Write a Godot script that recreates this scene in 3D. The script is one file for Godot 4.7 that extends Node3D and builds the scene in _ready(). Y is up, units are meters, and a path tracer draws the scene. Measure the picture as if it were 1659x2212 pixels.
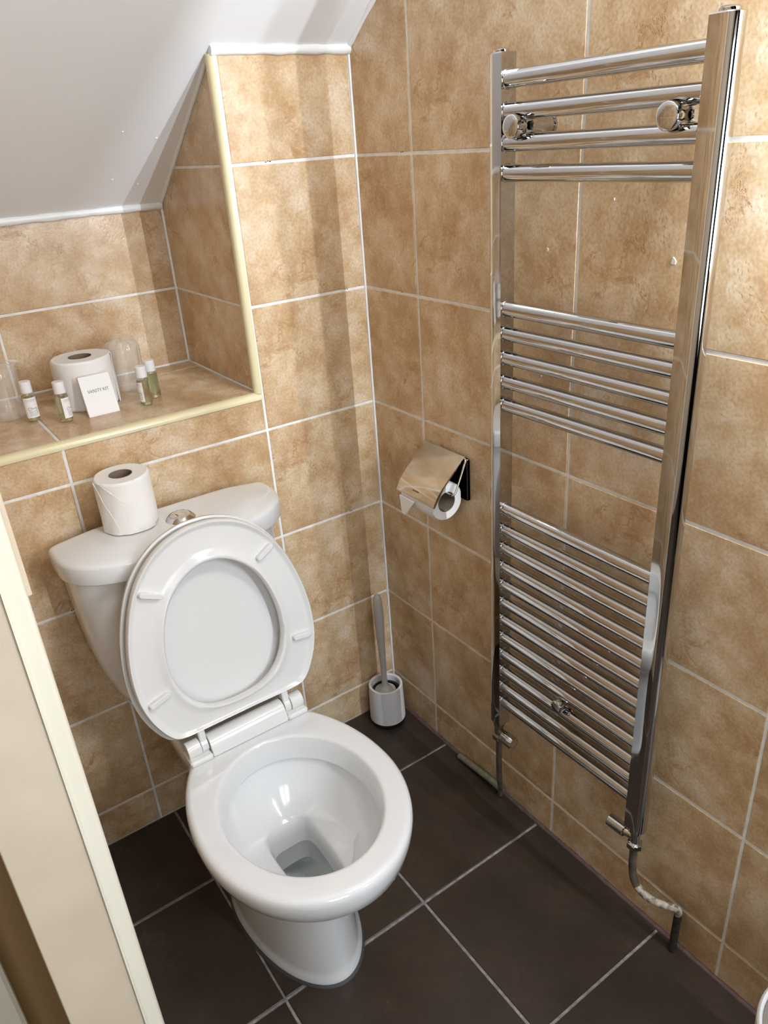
extends Node3D
# A tiled toilet under a sloping ceiling. Corner of the back wall (z = 0) and the right wall (x = 0) is the origin; y up; metres.

const AX := -0.528            # the toilet's axis
const ROW0 := 0.0947          # top of the cut row of wall tiles
const TH := 0.25              # wall tile height
const SLOPE := 0.68           # the ceiling rises this much per metre away from the back wall
const SLOPE_Y := 1.525        # its height at z = 0

# lamps
const S1_ENERGY := 0.74
const S2_ENERGY := 2.0
const LAMP_ENERGY := 0.85
const WINDOW_ENERGY := 0.3
const EXPOSURE := 1.14

var M := {}
var cache := {}
var rng := RandomNumberGenerator.new()
var used := {}

# ---------------------------------------------------------------- mesh builder
class MB:
	var v := PackedVector3Array()
	var uv := PackedVector2Array()
	var sg := PackedInt32Array()
	var smooth := 1
	func tri(a: Vector3, b: Vector3, c: Vector3, g := -1, ua := Vector2.ZERO, ub := Vector2.ZERO, uc := Vector2.ZERO) -> void:
		v.append(a); v.append(b); v.append(c)
		uv.append(ua); uv.append(ub); uv.append(uc)
		sg.append(g)
	func quad(a: Vector3, b: Vector3, c: Vector3, d: Vector3, g := -1) -> void:
		tri(a, b, c, g)
		tri(a, c, d, g)
	# makes the triangles added since `from` face outwards (sign of the enclosed volume)
	func orient(from: int, inside_out := false) -> void:
		var c := Vector3.ZERO
		for i in range(from, v.size()):
			c += v[i]
		c /= maxf(1.0, v.size() - from)
		var vol := 0.0
		for i in range(from, v.size(), 3):
			vol += (v[i] - c).dot((v[i + 1] - c).cross(v[i + 2] - c))
		if (vol < 0.0) != inside_out:
			for i in range(from, v.size(), 3):
				var t := v[i + 1]; v[i + 1] = v[i + 2]; v[i + 2] = t
				var u := uv[i + 1]; uv[i + 1] = uv[i + 2]; uv[i + 2] = u
	# skin over rings of equal length; a ring number in `creases` gets a sharp edge
	func loft(rings: Array, cap_a := true, cap_b := true, creases := [], closed := true, around := false) -> void:
		var from := v.size()
		smooth += 1
		var m: int = rings.size()
		for j in (m if around else m - 1):
			if j in creases:
				smooth += 1
			var a: PackedVector3Array = rings[j]
			var b: PackedVector3Array = rings[(j + 1) % m]
			var n := a.size()
			for i in (n if closed else n - 1):
				var k := (i + 1) % n
				var u0 := float(i) / n; var u1 := float(i + 1) / n
				var w0 := float(j) / m; var w1 := float(j + 1) / m
				tri(a[i], a[k], b[k], smooth, Vector2(u0, w0), Vector2(u1, w0), Vector2(u1, w1))
				tri(a[i], b[k], b[i], smooth, Vector2(u0, w0), Vector2(u1, w1), Vector2(u0, w1))
		if not around:
			if cap_a:
				fan(rings[0], true)
			if cap_b:
				fan(rings[m - 1], false)
		orient(from)
	func fan(r: PackedVector3Array, flip: bool) -> void:
		var c := Vector3.ZERO
		for p in r:
			c += p
		c /= r.size()
		smooth += 1
		for i in r.size():
			var k := (i + 1) % r.size()
			if flip:
				tri(c, r[k], r[i], smooth)
			else:
				tri(c, r[i], r[k], smooth)
	# profile of (radius, height) turned about an axis
	func lathe(prof: Array, at := Vector3.ZERO, axis := Vector3.UP, n := 32, creases := []) -> void:
		var b := basis_of(axis)
		var rings := []
		for p in prof:
			var r := PackedVector3Array()
			for i in n:
				var t := TAU * i / n
				r.append(at + b.x * (cos(t) * p[0]) + b.z * (sin(t) * p[0]) + b.y * p[1])
			rings.append(r)
		loft(rings, prof[0][0] > 0.0001, prof[-1][0] > 0.0001, creases)
	static func basis_of(axis: Vector3) -> Basis:
		var y := axis.normalized()
		var h := Vector3.RIGHT if absf(y.x) < 0.9 else Vector3.FORWARD
		var x := h.cross(y).normalized()
		return Basis(x, y, x.cross(y))
	func cyl(a: Vector3, b: Vector3, r: float, bev := 0.001, n := 20) -> void:
		var l := (b - a).length()
		lathe([[r - bev, 0.0], [r, bev], [r, l - bev], [r - bev, l]], a, b - a, n, [1, 2])
	func tube(path: Array, r: float, n := 14) -> void:
		var rings := []
		var x := Vector3.ZERO
		for i in path.size():
			var p: Vector3 = path[i]
			var d: Vector3 = (path[mini(i + 1, path.size() - 1)] - path[maxi(i - 1, 0)]).normalized()
			if x == Vector3.ZERO:
				x = basis_of(d).x
			x = (x - d * x.dot(d)).normalized()
			var y := d.cross(x)
			var ring := PackedVector3Array()
			for k in n:
				var t := TAU * k / n
				ring.append(p + (x * cos(t) + y * sin(t)) * r)
			rings.append(ring)
		loft(rings)
	# convex polygon (counter-clockwise in u, v) with thickness from h0 to h1 and a bevelled front; frame o, eu, ev, en
	func slab(poly: PackedVector2Array, h0: float, h1: float, bev: float, o: Vector3, eu: Vector3, ev: Vector3, en: Vector3, uvs := 1.0, uvo := Vector2.ZERO) -> void:
		var p := poly
		if Geometry2D.is_polygon_clockwise(p):
			p = p.duplicate(); p.reverse()
		var q := MB.inset(p, bev)
		var n := p.size()
		var from := v.size()
		var P := func(a: Vector2, h: float) -> Vector3: return o + eu * a.x + ev * a.y + en * h
		var U := func(a: Vector2) -> Vector2: return Vector2(a.x, -a.y) * uvs + uvo
		for i in n:
			var k := (i + 1) % n
			var a0: Vector3 = P.call(p[i], h0); var a1: Vector3 = P.call(p[k], h0)
			var b0: Vector3 = P.call(p[i], h1 - bev); var b1: Vector3 = P.call(p[k], h1 - bev)
			var c0: Vector3 = P.call(q[i], h1); var c1: Vector3 = P.call(q[k], h1)
			var u0: Vector2 = U.call(p[i]); var u1: Vector2 = U.call(p[k]); var v0: Vector2 = U.call(q[i]); var v1: Vector2 = U.call(q[k])
			tri(a0, a1, b1, -1, u0, u1, u1); tri(a0, b1, b0, -1, u0, u1, u0)
			tri(b0, b1, c1, -1, u0, u1, v1); tri(b0, c1, c0, -1, u0, v1, v0)
		for i in range(1, n - 1):
			tri(P.call(q[0], h1), P.call(q[i], h1), P.call(q[i + 1], h1), -1, U.call(q[0]), U.call(q[i]), U.call(q[i + 1]))
			tri(P.call(p[0], h0), P.call(p[i + 1], h0), P.call(p[i], h0), -1, U.call(p[0]), U.call(p[i + 1]), U.call(p[i]))
		orient(from)
	static func inset(p: PackedVector2Array, d: float) -> PackedVector2Array:
		var out := PackedVector2Array()
		var n := p.size()
		for i in n:
			var e0 := (p[i] - p[(i + n - 1) % n]).normalized()
			var e1 := (p[(i + 1) % n] - p[i]).normalized()
			var n0 := Vector2(-e0.y, e0.x); var n1 := Vector2(-e1.y, e1.x)
			var m := n0 + n1
			out.append(p[i] + m * (d / maxf(0.2, m.dot(n0))))
		return out
	# box with chamfered edges
	func box(c: Vector3, s: Vector3, b := 0.002, bs := Basis.IDENTITY) -> void:
		var h := s / 2.0
		b = minf(b, minf(h.x, minf(h.y, h.z)) * 0.95)
		var rect := func(ix: float, iz: float, y: float) -> PackedVector3Array:
			var r := PackedVector3Array()
			for p in [[1, 1, 0], [1, 1, 1], [-1, 1, 1], [-1, 1, 0], [-1, -1, 0], [-1, -1, 1], [1, -1, 1], [1, -1, 0]]:
				var cx: float = ix if p[2] == 0 else ix - b
				var cz: float = iz - b if p[2] == 0 else iz
				r.append(c + bs * Vector3(p[0] * cx, y, p[1] * cz))
			return r
		var from := v.size()
		var rings := [rect.call(h.x - b, h.z - b, -h.y), rect.call(h.x, h.z, -h.y + b), rect.call(h.x, h.z, h.y - b), rect.call(h.x - b, h.z - b, h.y)]
		for j in 3:
			for i in 8:
				var k := (i + 1) % 8
				quad(rings[j][i], rings[j][k], rings[j + 1][k], rings[j + 1][i])
		for i in range(1, 7):
			tri(rings[0][0], rings[0][i + 1], rings[0][i])
			tri(rings[3][0], rings[3][i], rings[3][i + 1])
		orient(from)
	# corner normals: faces of one smooth group that meet at less than 50 degrees share theirs
	func mesh() -> ArrayMesh:
		var fn := PackedVector3Array()
		var at := {}
		for t in sg.size():
			var a := v[t * 3]
			fn.append((v[t * 3 + 1] - a).cross(v[t * 3 + 2] - a))
			if sg[t] >= 0:
				for k in 3:
					var key := Vector4i((v[t * 3 + k] * 100000.0).round().x, (v[t * 3 + k] * 100000.0).round().y, (v[t * 3 + k] * 100000.0).round().z, sg[t])
					if at.has(key):
						at[key].append(t)
					else:
						at[key] = [t]
		var pos := PackedVector3Array(); var nor := PackedVector3Array(); var tex := PackedVector2Array()
		for t in sg.size():
			var f := fn[t].normalized()
			if f == Vector3.ZERO:
				continue
			for k in [0, 2, 1]:
				var n := f
				if sg[t] >= 0:
					var p := (v[t * 3 + k] * 100000.0).round()
					n = Vector3.ZERO
					for o in at[Vector4i(p.x, p.y, p.z, sg[t])]:
						var g: Vector3 = fn[o]
						if g.dot(f) > 0.643 * g.length():
							n += g
					n = n.normalized()
				pos.append(v[t * 3 + k]); nor.append(n); tex.append(uv[t * 3 + k])
		var arr := []
		arr.resize(Mesh.ARRAY_MAX)
		arr[Mesh.ARRAY_VERTEX] = pos
		arr[Mesh.ARRAY_NORMAL] = nor
		arr[Mesh.ARRAY_TEX_UV] = tex
		var am := ArrayMesh.new()
		am.add_surface_from_arrays(Mesh.PRIMITIVE_TRIANGLES, arr)
		return am

# ---------------------------------------------------------------- nodes
func numbered(called: String) -> String:
	var n: int = used.get(called, 0)
	used[called] = n + 1
	return called if n == 0 else "%s_%03d" % [called, n]

func obj(called: String, shape, m: Material, parent: Node3D = null) -> MeshInstance3D:
	var o := MeshInstance3D.new()
	o.mesh = shape.mesh() if shape is MB else shape
	o.material_override = m
	o.cast_shadow = GeometryInstance3D.SHADOW_CASTING_SETTING_ON
	if parent == null:
		o.name = numbered(called)
		add_child(o, true)
	else:
		o.name = called
		parent.add_child(o, true)
	return o

func thing(called: String, label: String, category: String, at := Vector3.ZERO, group := "") -> Node3D:
	var o := Node3D.new()
	o.name = numbered(called)
	add_child(o, true)
	o.position = at
	tag(o, label, category, group)
	return o

func tag(o: Node3D, label: String, category: String, group := "") -> void:
	o.set_meta("label", label)
	o.set_meta("category", category)
	if group:
		o.set_meta("group", group)

func setting(called: String) -> Node3D:
	var o := Node3D.new()
	o.name = called
	o.set_meta("kind", "structure")
	add_child(o, true)
	return o

func mat(c: Color, rough: float, metal := 0.0) -> StandardMaterial3D:
	var m := StandardMaterial3D.new()
	m.albedo_color = c
	m.roughness = rough
	m.metallic = metal
	return m

# ---------------------------------------------------------------- computed textures
func noise_bytes(n: int, freq: float, octaves: int, sd: int, kind := FastNoiseLite.TYPE_SIMPLEX_SMOOTH, warp := 0.0) -> PackedByteArray:
	var f := FastNoiseLite.new()
	f.seed = sd
	f.noise_type = kind
	f.frequency = freq
	f.fractal_octaves = octaves
	if warp > 0.0:
		f.domain_warp_enabled = true
		f.domain_warp_amplitude = warp
		f.domain_warp_frequency = freq * 2.0
	return f.get_image(n, n, false, false, false).get_data()

# mottled beige stone with rust-coloured veins; 1.2 m a side
func stone_images() -> Array:
	var n := 1024
	var a := noise_bytes(n, 0.0045, 5, 11, FastNoiseLite.TYPE_SIMPLEX_SMOOTH, 70.0)
	var b := noise_bytes(n, 0.016, 5, 23, FastNoiseLite.TYPE_SIMPLEX_SMOOTH, 40.0)
	var c := noise_bytes(n, 0.11, 4, 37)
	var d := noise_bytes(n, 0.0055, 5, 51, FastNoiseLite.TYPE_SIMPLEX_SMOOTH, 110.0)
	var e := noise_bytes(n, 0.0045, 2, 67)
	var col := PackedByteArray(); col.resize(n * n * 3)
	var hgt := PackedByteArray(); hgt.resize(n * n)
	var tan_ := Vector3(0.795, 0.685, 0.538)
	var cream := Vector3(0.868, 0.795, 0.692)
	var buff := Vector3(0.722, 0.585, 0.428)
	var rust := Vector3(0.620, 0.430, 0.255)
	for i in n * n:
		var t := a[i] / 255.0 * 0.55 + b[i] / 255.0 * 0.38 + c[i] / 255.0 * 0.07
		var k := tan_
		var fine := c[i] / 255.0 - 0.5
		var g := t + fine * 0.09
		k = buff.lerp(tan_, smoothstep(0.24, 0.56, g)).lerp(cream, smoothstep(0.46, 0.78, g))
		k *= 1.0 + fine * 0.08
		var line := absf(d[i] / 255.0 - 0.5)
		var where := clampf((e[i] / 255.0 - 0.50) * 5.0, 0.0, 1.0)
		var vein := clampf(1.0 - line / (0.007 + 0.012 * b[i] / 255.0), 0.0, 1.0) * where
		var halo := clampf(1.0 - line / 0.055, 0.0, 1.0) * where
		k = k.lerp(rust, clampf(halo * 0.24 + vein * (0.62 + fine), 0.0, 0.85))
		var pit := clampf((0.34 - c[i] / 255.0) * 8.0, 0.0, 1.0) * clampf((b[i] / 255.0 - 0.45) * 5.0, 0.0, 1.0)
		k = k.lerp(buff, pit * 0.30)
		col[i * 3] = clampi(int(k.x * 255.0), 0, 255)
		col[i * 3 + 1] = clampi(int(k.y * 255.0), 0, 255)
		col[i * 3 + 2] = clampi(int(k.z * 255.0), 0, 255)
		hgt[i] = clampi(int(128.0 + 30.0 * (t - 0.5) + 26.0 * fine - 45.0 * vein - 30.0 * pit), 0, 255)
	var ci := Image.create_from_data(n, n, false, Image.FORMAT_RGB8, col)
	var hi := Image.create_from_data(n, n, false, Image.FORMAT_L8, hgt)
	hi.convert(Image.FORMAT_RGBA8)
	hi.bump_map_to_normal_map(5.0)
	return [ImageTexture.create_from_image(ci), ImageTexture.create_from_image(hi)]

func slate_images() -> Array:
	var n := 512
	var a := noise_bytes(n, 0.010, 5, 91, FastNoiseLite.TYPE_SIMPLEX_SMOOTH, 40.0)
	var c := noise_bytes(n, 0.07, 3, 93)
	var d := noise_bytes(n, 0.009, 4, 95, FastNoiseLite.TYPE_SIMPLEX_SMOOTH, 90.0)
	var e := noise_bytes(n, 0.008, 2, 97)
	var col := PackedByteArray(); col.resize(n * n * 3)
	var hgt := PackedByteArray(); hgt.resize(n * n)
	for i in n * n:
		var k := Vector3(0.172, 0.138, 0.114).lerp(Vector3(0.250, 0.204, 0.166), a[i] / 255.0)
		k *= 1.0 + (c[i] / 255.0 - 0.5) * 0.14
		var where := clampf((e[i] / 255.0 - 0.58) * 6.0, 0.0, 1.0)
		var vein := clampf(1.0 - absf(d[i] / 255.0 - 0.5) / 0.012, 0.0, 1.0) * where
		k = k.lerp(Vector3(0.45, 0.37, 0.30), vein * 0.4)
		col[i * 3] = int(k.x * 255.0); col[i * 3 + 1] = int(k.y * 255.0); col[i * 3 + 2] = int(k.z * 255.0)
		hgt[i] = int(128.0 + 50.0 * (a[i] / 255.0 - 0.5) + 20.0 * (c[i] / 255.0 - 0.5))
	var ci := Image.create_from_data(n, n, false, Image.FORMAT_RGB8, col)
	var hi := Image.create_from_data(n, n, false, Image.FORMAT_L8, hgt)
	hi.convert(Image.FORMAT_RGBA8)
	hi.bump_map_to_normal_map(3.0)
	return [ImageTexture.create_from_image(ci), ImageTexture.create_from_image(hi)]

func noise_normal(freq: float, strength: float, sd: int, octaves := 3, size := 256) -> NoiseTexture2D:
	var f := FastNoiseLite.new()
	f.seed = sd
	f.frequency = freq
	f.fractal_octaves = octaves
	var t := NoiseTexture2D.new()
	t.width = size; t.height = size
	t.seamless = true
	t.as_normal_map = true
	t.bump_strength = strength
	t.noise = f
	return t

func noise_colour(freq: float, c0: Color, c1: Color, sd: int, octaves := 4, size := 256) -> NoiseTexture2D:
	var f := FastNoiseLite.new()
	f.seed = sd
	f.frequency = freq
	f.fractal_octaves = octaves
	var g := Gradient.new()
	g.set_color(0, c0); g.set_color(1, c1)
	var t := NoiseTexture2D.new()
	t.width = size; t.height = size
	t.seamless = true
	t.color_ramp = g
	t.noise = f
	return t

func triplanar(m: StandardMaterial3D, scale: float) -> void:
	m.uv1_triplanar = true
	m.uv1_scale = Vector3.ONE * scale

# the small printed label of a toiletry bottle
func label_texture() -> ImageTexture:
	var im := Image.create(128, 160, false, Image.FORMAT_RGB8)
	im.fill(Color(0.93, 0.92, 0.91))
	var ink := Color(0.33, 0.33, 0.34)
	var pale := Color(0.62, 0.61, 0.60)
	# thin frame with two lines of small print
	im.fill_rect(Rect2i(18, 12, 92, 1), pale); im.fill_rect(Rect2i(18, 32, 92, 1), pale)
	im.fill_rect(Rect2i(18, 12, 1, 20), pale); im.fill_rect(Rect2i(109, 12, 1, 21), pale)
	var r := RandomNumberGenerator.new()
	r.seed = 5
	for row in [[18, 26, 78], [24, 30, 66]]:
		var x: int = row[1]
		while x < row[1] + row[2]:
			var w := r.randi_range(2, 6)
			im.fill_rect(Rect2i(x, row[0], w, 2), ink)
			x += w + 2
	# flourish: an open loop and the joined letters after it
	for i in 220:
		var t := i / 219.0 * 4.6 + 0.5
		im.fill_rect(Rect2i(int(52 + 20 * cos(t)), int(88 - 11 * sin(t)), 2, 2), ink)
	for i in 160:
		var s := i / 159.0
		im.fill_rect(Rect2i(int(50 + 52 * s), int(88 - 5 * sin(s * 22.0) * (1.0 - 0.4 * s)), 2, 2), ink)
	# small print, with the side column of marks
	for row in 7:
		var x := 36
		while x < 92:
			var w := r.randi_range(3, 9)
			im.fill_rect(Rect2i(x, 106 + row * 6, w, 2), ink)
			x += w + 3
	for row in 5:
		im.fill_rect(Rect2i(100, 84 + row * 12, r.randi_range(5, 14), 4), ink)
	return ImageTexture.create_from_image(im)

func make_materials() -> void:
	var s := stone_images()
	var m := mat(Color.WHITE, 0.27)
	m.albedo_texture = s[0]
	m.normal_enabled = true
	m.normal_texture = s[1]
	m.normal_scale = 0.3
	M.tile = m
	s = slate_images()
	m = mat(Color.WHITE, 0.36)
	m.albedo_texture = s[0]
	m.normal_enabled = true
	m.normal_texture = s[1]
	m.normal_scale = 0.4
	M.slate = m
	m = mat(Color.WHITE, 0.75)
	m.albedo_texture = noise_colour(0.03, Color(0.86, 0.85, 0.83), Color(0.96, 0.955, 0.945), 3)
	triplanar(m, 4.0)
	M.grout = m
	m = mat(Color.WHITE, 0.85)
	m.albedo_texture = noise_colour(0.05, Color(0.42, 0.40, 0.385), Color(0.66, 0.64, 0.62), 4)
	triplanar(m, 4.0)
	M.floor_grout = m
	m = mat(Color(0.925, 0.93, 0.935), 0.42)
	m.normal_enabled = true
	m.normal_texture = noise_normal(0.012, 2.5, 7, 4, 512)
	m.normal_scale = 0.25
	triplanar(m, 1.2)
	M.paint = m
	M.caulk = mat(Color(0.93, 0.93, 0.92), 0.35)
	m = mat(Color(0.865, 0.82, 0.66), 0.22)
	M.cream_trim = m
	m = mat(Color.WHITE, 0.33)
	m.albedo_texture = noise_colour(0.008, Color(0.785, 0.725, 0.635), Color(0.83, 0.775, 0.69), 15)
	m.normal_enabled = true
	m.normal_texture = noise_normal(0.02, 2.0, 9, 3)
	m.normal_scale = 0.3
	triplanar(m, 2.0)
	M.cream_paint = m
	M.gloss_cream = mat(Color(0.885, 0.865, 0.795), 0.24)
	M.shade_tan = mat(Color(0.64, 0.51, 0.34), 0.5)  # tan carries the brown shade of the gap beside the partition
	m = mat(Color(0.88, 0.885, 0.885), 0.09)
	m.clearcoat_enabled = true
	m.clearcoat = 0.4
	m.clearcoat_roughness = 0.04
	M.porcelain = m
	M.plastic = mat(Color(0.88, 0.878, 0.868), 0.17)
	m = mat(Color(0.80, 0.80, 0.80), 0.045, 1.0)
	M.chrome = m
	M.steel = mat(Color(0.80, 0.79, 0.77), 0.085, 1.0)
	m = mat(Color.WHITE, 0.34, 0.75)
	m.albedo_texture = noise_colour(0.02, Color(0.42, 0.385, 0.335), Color(0.64, 0.60, 0.54), 19)
	triplanar(m, 6.0)
	M.dull_metal = m
	m = mat(Color.WHITE, 0.55)
	m.albedo_texture = pipe_texture()
	triplanar(m, 9.0)
	M.painted_pipe = m
	m = mat(Color.WHITE, 0.55, 0.3)
	m.albedo_texture = noise_colour(0.04, Color(0.10, 0.08, 0.065), Color(0.36, 0.33, 0.28), 33)
	triplanar(m, 7.0)
	M.dark_pipe = m
	m = mat(Color.WHITE, 0.6)
	m.albedo_texture = noise_colour(0.03, Color(0.36, 0.35, 0.28), Color(0.50, 0.49, 0.40), 29)
	triplanar(m, 8.0)
	M.green_pipe = m
	m = mat(Color(0.93, 0.92, 0.90), 0.92)
	m.normal_enabled = true
	m.normal_texture = noise_normal(0.05, 5.0, 31, 2, 512)
	m.normal_scale = 0.6
	triplanar(m, 14.0)
	m.backlight_enabled = true
	m.backlight = Color(0.12, 0.12, 0.115)
	M.paper = m
	m = mat(Color(0.50, 0.44, 0.37), 0.95)
	M.card = m
	M.black = mat(Color(0.03, 0.03, 0.032), 0.4)
	M.rubber = mat(Color(0.045, 0.045, 0.045), 0.6)
	M.brush_grey = mat(Color(0.70, 0.685, 0.66), 0.5)
	M.brush_white = mat(Color(0.86, 0.86, 0.86), 0.4)
	M.bin_lid = mat(Color(0.50, 0.475, 0.44), 0.45)
	M.cap_white = mat(Color(0.91, 0.91, 0.91), 0.4)
	M.box_white = mat(Color(0.92, 0.915, 0.905), 0.55)
	M.ink = mat(Color(0.17, 0.17, 0.18), 0.7)
	M.engraved = mat(Color(0.30, 0.27, 0.23), 0.5)
	m = mat(Color.WHITE, 0.4)
	m.albedo_texture = label_texture()
	M.label = m
	m = mat(Color(0.93, 0.95, 0.90, 0.04), 0.03)
	m.transparency = BaseMaterial3D.TRANSPARENCY_ALPHA
	m.cull_mode = BaseMaterial3D.CULL_DISABLED
	M.glass = m
	m = mat(Color(0.86, 0.85, 0.70, 0.0), 0.02)
	m.transparency = BaseMaterial3D.TRANSPARENCY_ALPHA
	m.refraction_enabled = true
	m.refraction_scale = 0.036
	M.liquid = m
	m = mat(Color(0.95, 0.94, 0.93, 0.17), 0.10)
	m.transparency = BaseMaterial3D.TRANSPARENCY_ALPHA
	m.cull_mode = BaseMaterial3D.CULL_DISABLED
	M.film = m
	m = mat(Color(0.50, 0.56, 0.54, 0.16), 0.02)
	m.transparency = BaseMaterial3D.TRANSPARENCY_ALPHA
	M.water = m
	M.filler = mat(Color(0.86, 0.81, 0.74), 0.5)
	M.chip = mat(Color(0.16, 0.13, 0.11), 0.8)
	M.sealant = mat(Color(0.25, 0.245, 0.25), 0.6)
	m = mat(Color.WHITE, 0.7)
	m.albedo_texture = noise_colour(0.03, Color(0.30, 0.215, 0.20), Color(0.42, 0.34, 0.32), 43)
	triplanar(m, 5.0)
	M.brown_caulk = m
	M.mirror = mat(Color(0.93, 0.94, 0.94), 0.01, 1.0)
	m = mat(Color.WHITE, 0.4)
	m.albedo_texture = noise_colour(0.02, Color(0.62, 0.38, 0.16), Color(0.74, 0.50, 0.25), 47)
	triplanar(m, 3.0)
	M.wood = m
	m = mat(Color(0.95, 0.96, 1.0), 0.4)
	m.emission_enabled = true
	m.emission = Color(0.92, 0.95, 1.0)
	m.emission_energy_multiplier = 14.0
	M.led = m
	m = mat(Color(0.96, 0.95, 0.92), 0.5)
	m.emission_enabled = true
	m.emission = Color(0.98, 0.985, 1.0)
	m.emission_energy_multiplier = 4.0
	M.lamp = m

	m = mat(Color(0.95, 0.96, 0.97), 0.5)
	m.emission_enabled = true
	m.emission = Color(0.95, 0.98, 1.0)
	m.emission_energy_multiplier = 1.2
	M.unseen_window_glow = m  # glowing panes of the window that is out of view

# old copper pipe with white paint flaking off it
func pipe_texture() -> ImageTexture:
	var n := 128
	var a := noise_bytes(n, 0.05, 4, 77)
	var im := Image.create(n, n, false, Image.FORMAT_RGB8)
	for y in n:
		for x in n:
			var t := a[y * n + x] / 255.0
			im.set_pixel(x, y, Color(0.70, 0.67, 0.60) if t > 0.47 else Color(0.30, 0.25, 0.19).lerp(Color(0.42, 0.37, 0.30), t * 2.0))
	return ImageTexture.create_from_image(im)

# ---------------------------------------------------------------- tiles
# tiles a surface: polygon `area` in (u, v), joints at us and vs, pieces added to `parent` in the frame o, eu, ev, en
func tiles(parent: Node3D, us: Array, vs: Array, area: PackedVector2Array, o: Vector3, eu: Vector3, ev: Vector3, en: Vector3, m: Material, joint := 0.0052, texture_size := 0.8, called := "tile") -> void:
	var frame := Transform3D(Basis(eu, ev, en), o)
	for i in us.size() - 1:
		for j in vs.size() - 1:
			var r := PackedVector2Array([Vector2(us[i] + joint / 2, vs[j] + joint / 2), Vector2(us[i + 1] - joint / 2, vs[j] + joint / 2), Vector2(us[i + 1] - joint / 2, vs[j + 1] - joint / 2), Vector2(us[i] + joint / 2, vs[j + 1] - joint / 2)])
			for piece in Geometry2D.intersect_polygons(r, area):
				var lo: Vector2 = piece[0]; var hi: Vector2 = piece[0]
				for p in piece:
					lo = lo.min(p); hi = hi.max(p)
				if hi.x - lo.x < 0.012 or hi.y - lo.y < 0.012:
					continue
				var local := PackedVector2Array()
				var key := str(texture_size)
				for p in piece:
					local.append(p - lo)
					key += "|%.3f,%.3f" % [p.x - lo.x, p.y - lo.y]
				var variant := rng.randi_range(0, 5)
				key += "#%d" % variant
				if not cache.has(key):
					var b := MB.new()
					var room := Vector2.ONE - (hi - lo) / texture_size
					var off := Vector2(rng.randf() * maxf(0.0, room.x), rng.randf() * maxf(0.0, room.y) + (hi.y - lo.y) / texture_size)
					b.slab(local, -0.007, 0.0, 0.0011, Vector3.ZERO, Vector3.RIGHT, Vector3.UP, Vector3.BACK, 1.0 / texture_size, off)
					cache[key] = b.mesh()
				var t := obj(called, cache[key], m, parent)
				var wob := Vector3(0, 0, rng.randf_range(-0.0002, 0.0003))
				t.transform = frame * Transform3D(Basis.IDENTITY, Vector3(lo.x, lo.y, 0) + wob)

func rect(a: float, b: float, c: float, d: float) -> PackedVector2Array:
	return PackedVector2Array([Vector2(a, b), Vector2(c, b), Vector2(c, d), Vector2(a, d)])

func rows(top: float) -> Array:
	var r := [0.0]
	var y := ROW0
	while y < top + TH:
		r.append(y)
		y += TH
	return r

func plate(parent: Node3D, called: String, poly: PackedVector2Array, thick: float, o: Vector3, eu: Vector3, ev: Vector3, en: Vector3, m: Material, face := -0.0012) -> void:
	var b := MB.new()
	b.slab(poly, -thick, face, 0.0004, o, eu, ev, en)
	obj(called, b, m, parent)

# wandering bead of filler along a line
func bead(parent: Node3D, called: String, a: Vector3, b: Vector3, r: float, wob: float, m: Material, sd: int) -> void:
	var q := RandomNumberGenerator.new()
	q.seed = sd
	var steps := int((b - a).length() / 0.02) + 2
	var mb := MB.new()
	var rings := []
	var bs := MB.basis_of(b - a)
	for i in steps + 1:
		var c := a.lerp(b, float(i) / steps)
		var rr := r * (1.0 + q.randf_range(-wob, wob))
		var ring := PackedVector3Array()
		for k in 10:
			ring.append(c + (bs.x * cos(TAU * k / 10.0) + bs.z * sin(TAU * k / 10.0)) * rr)
		rings.append(ring)
	mb.loft(rings)
	obj(called, mb, m, parent)

func slope_y(z: float) -> float:
	return SLOPE_Y + SLOPE * z

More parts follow.
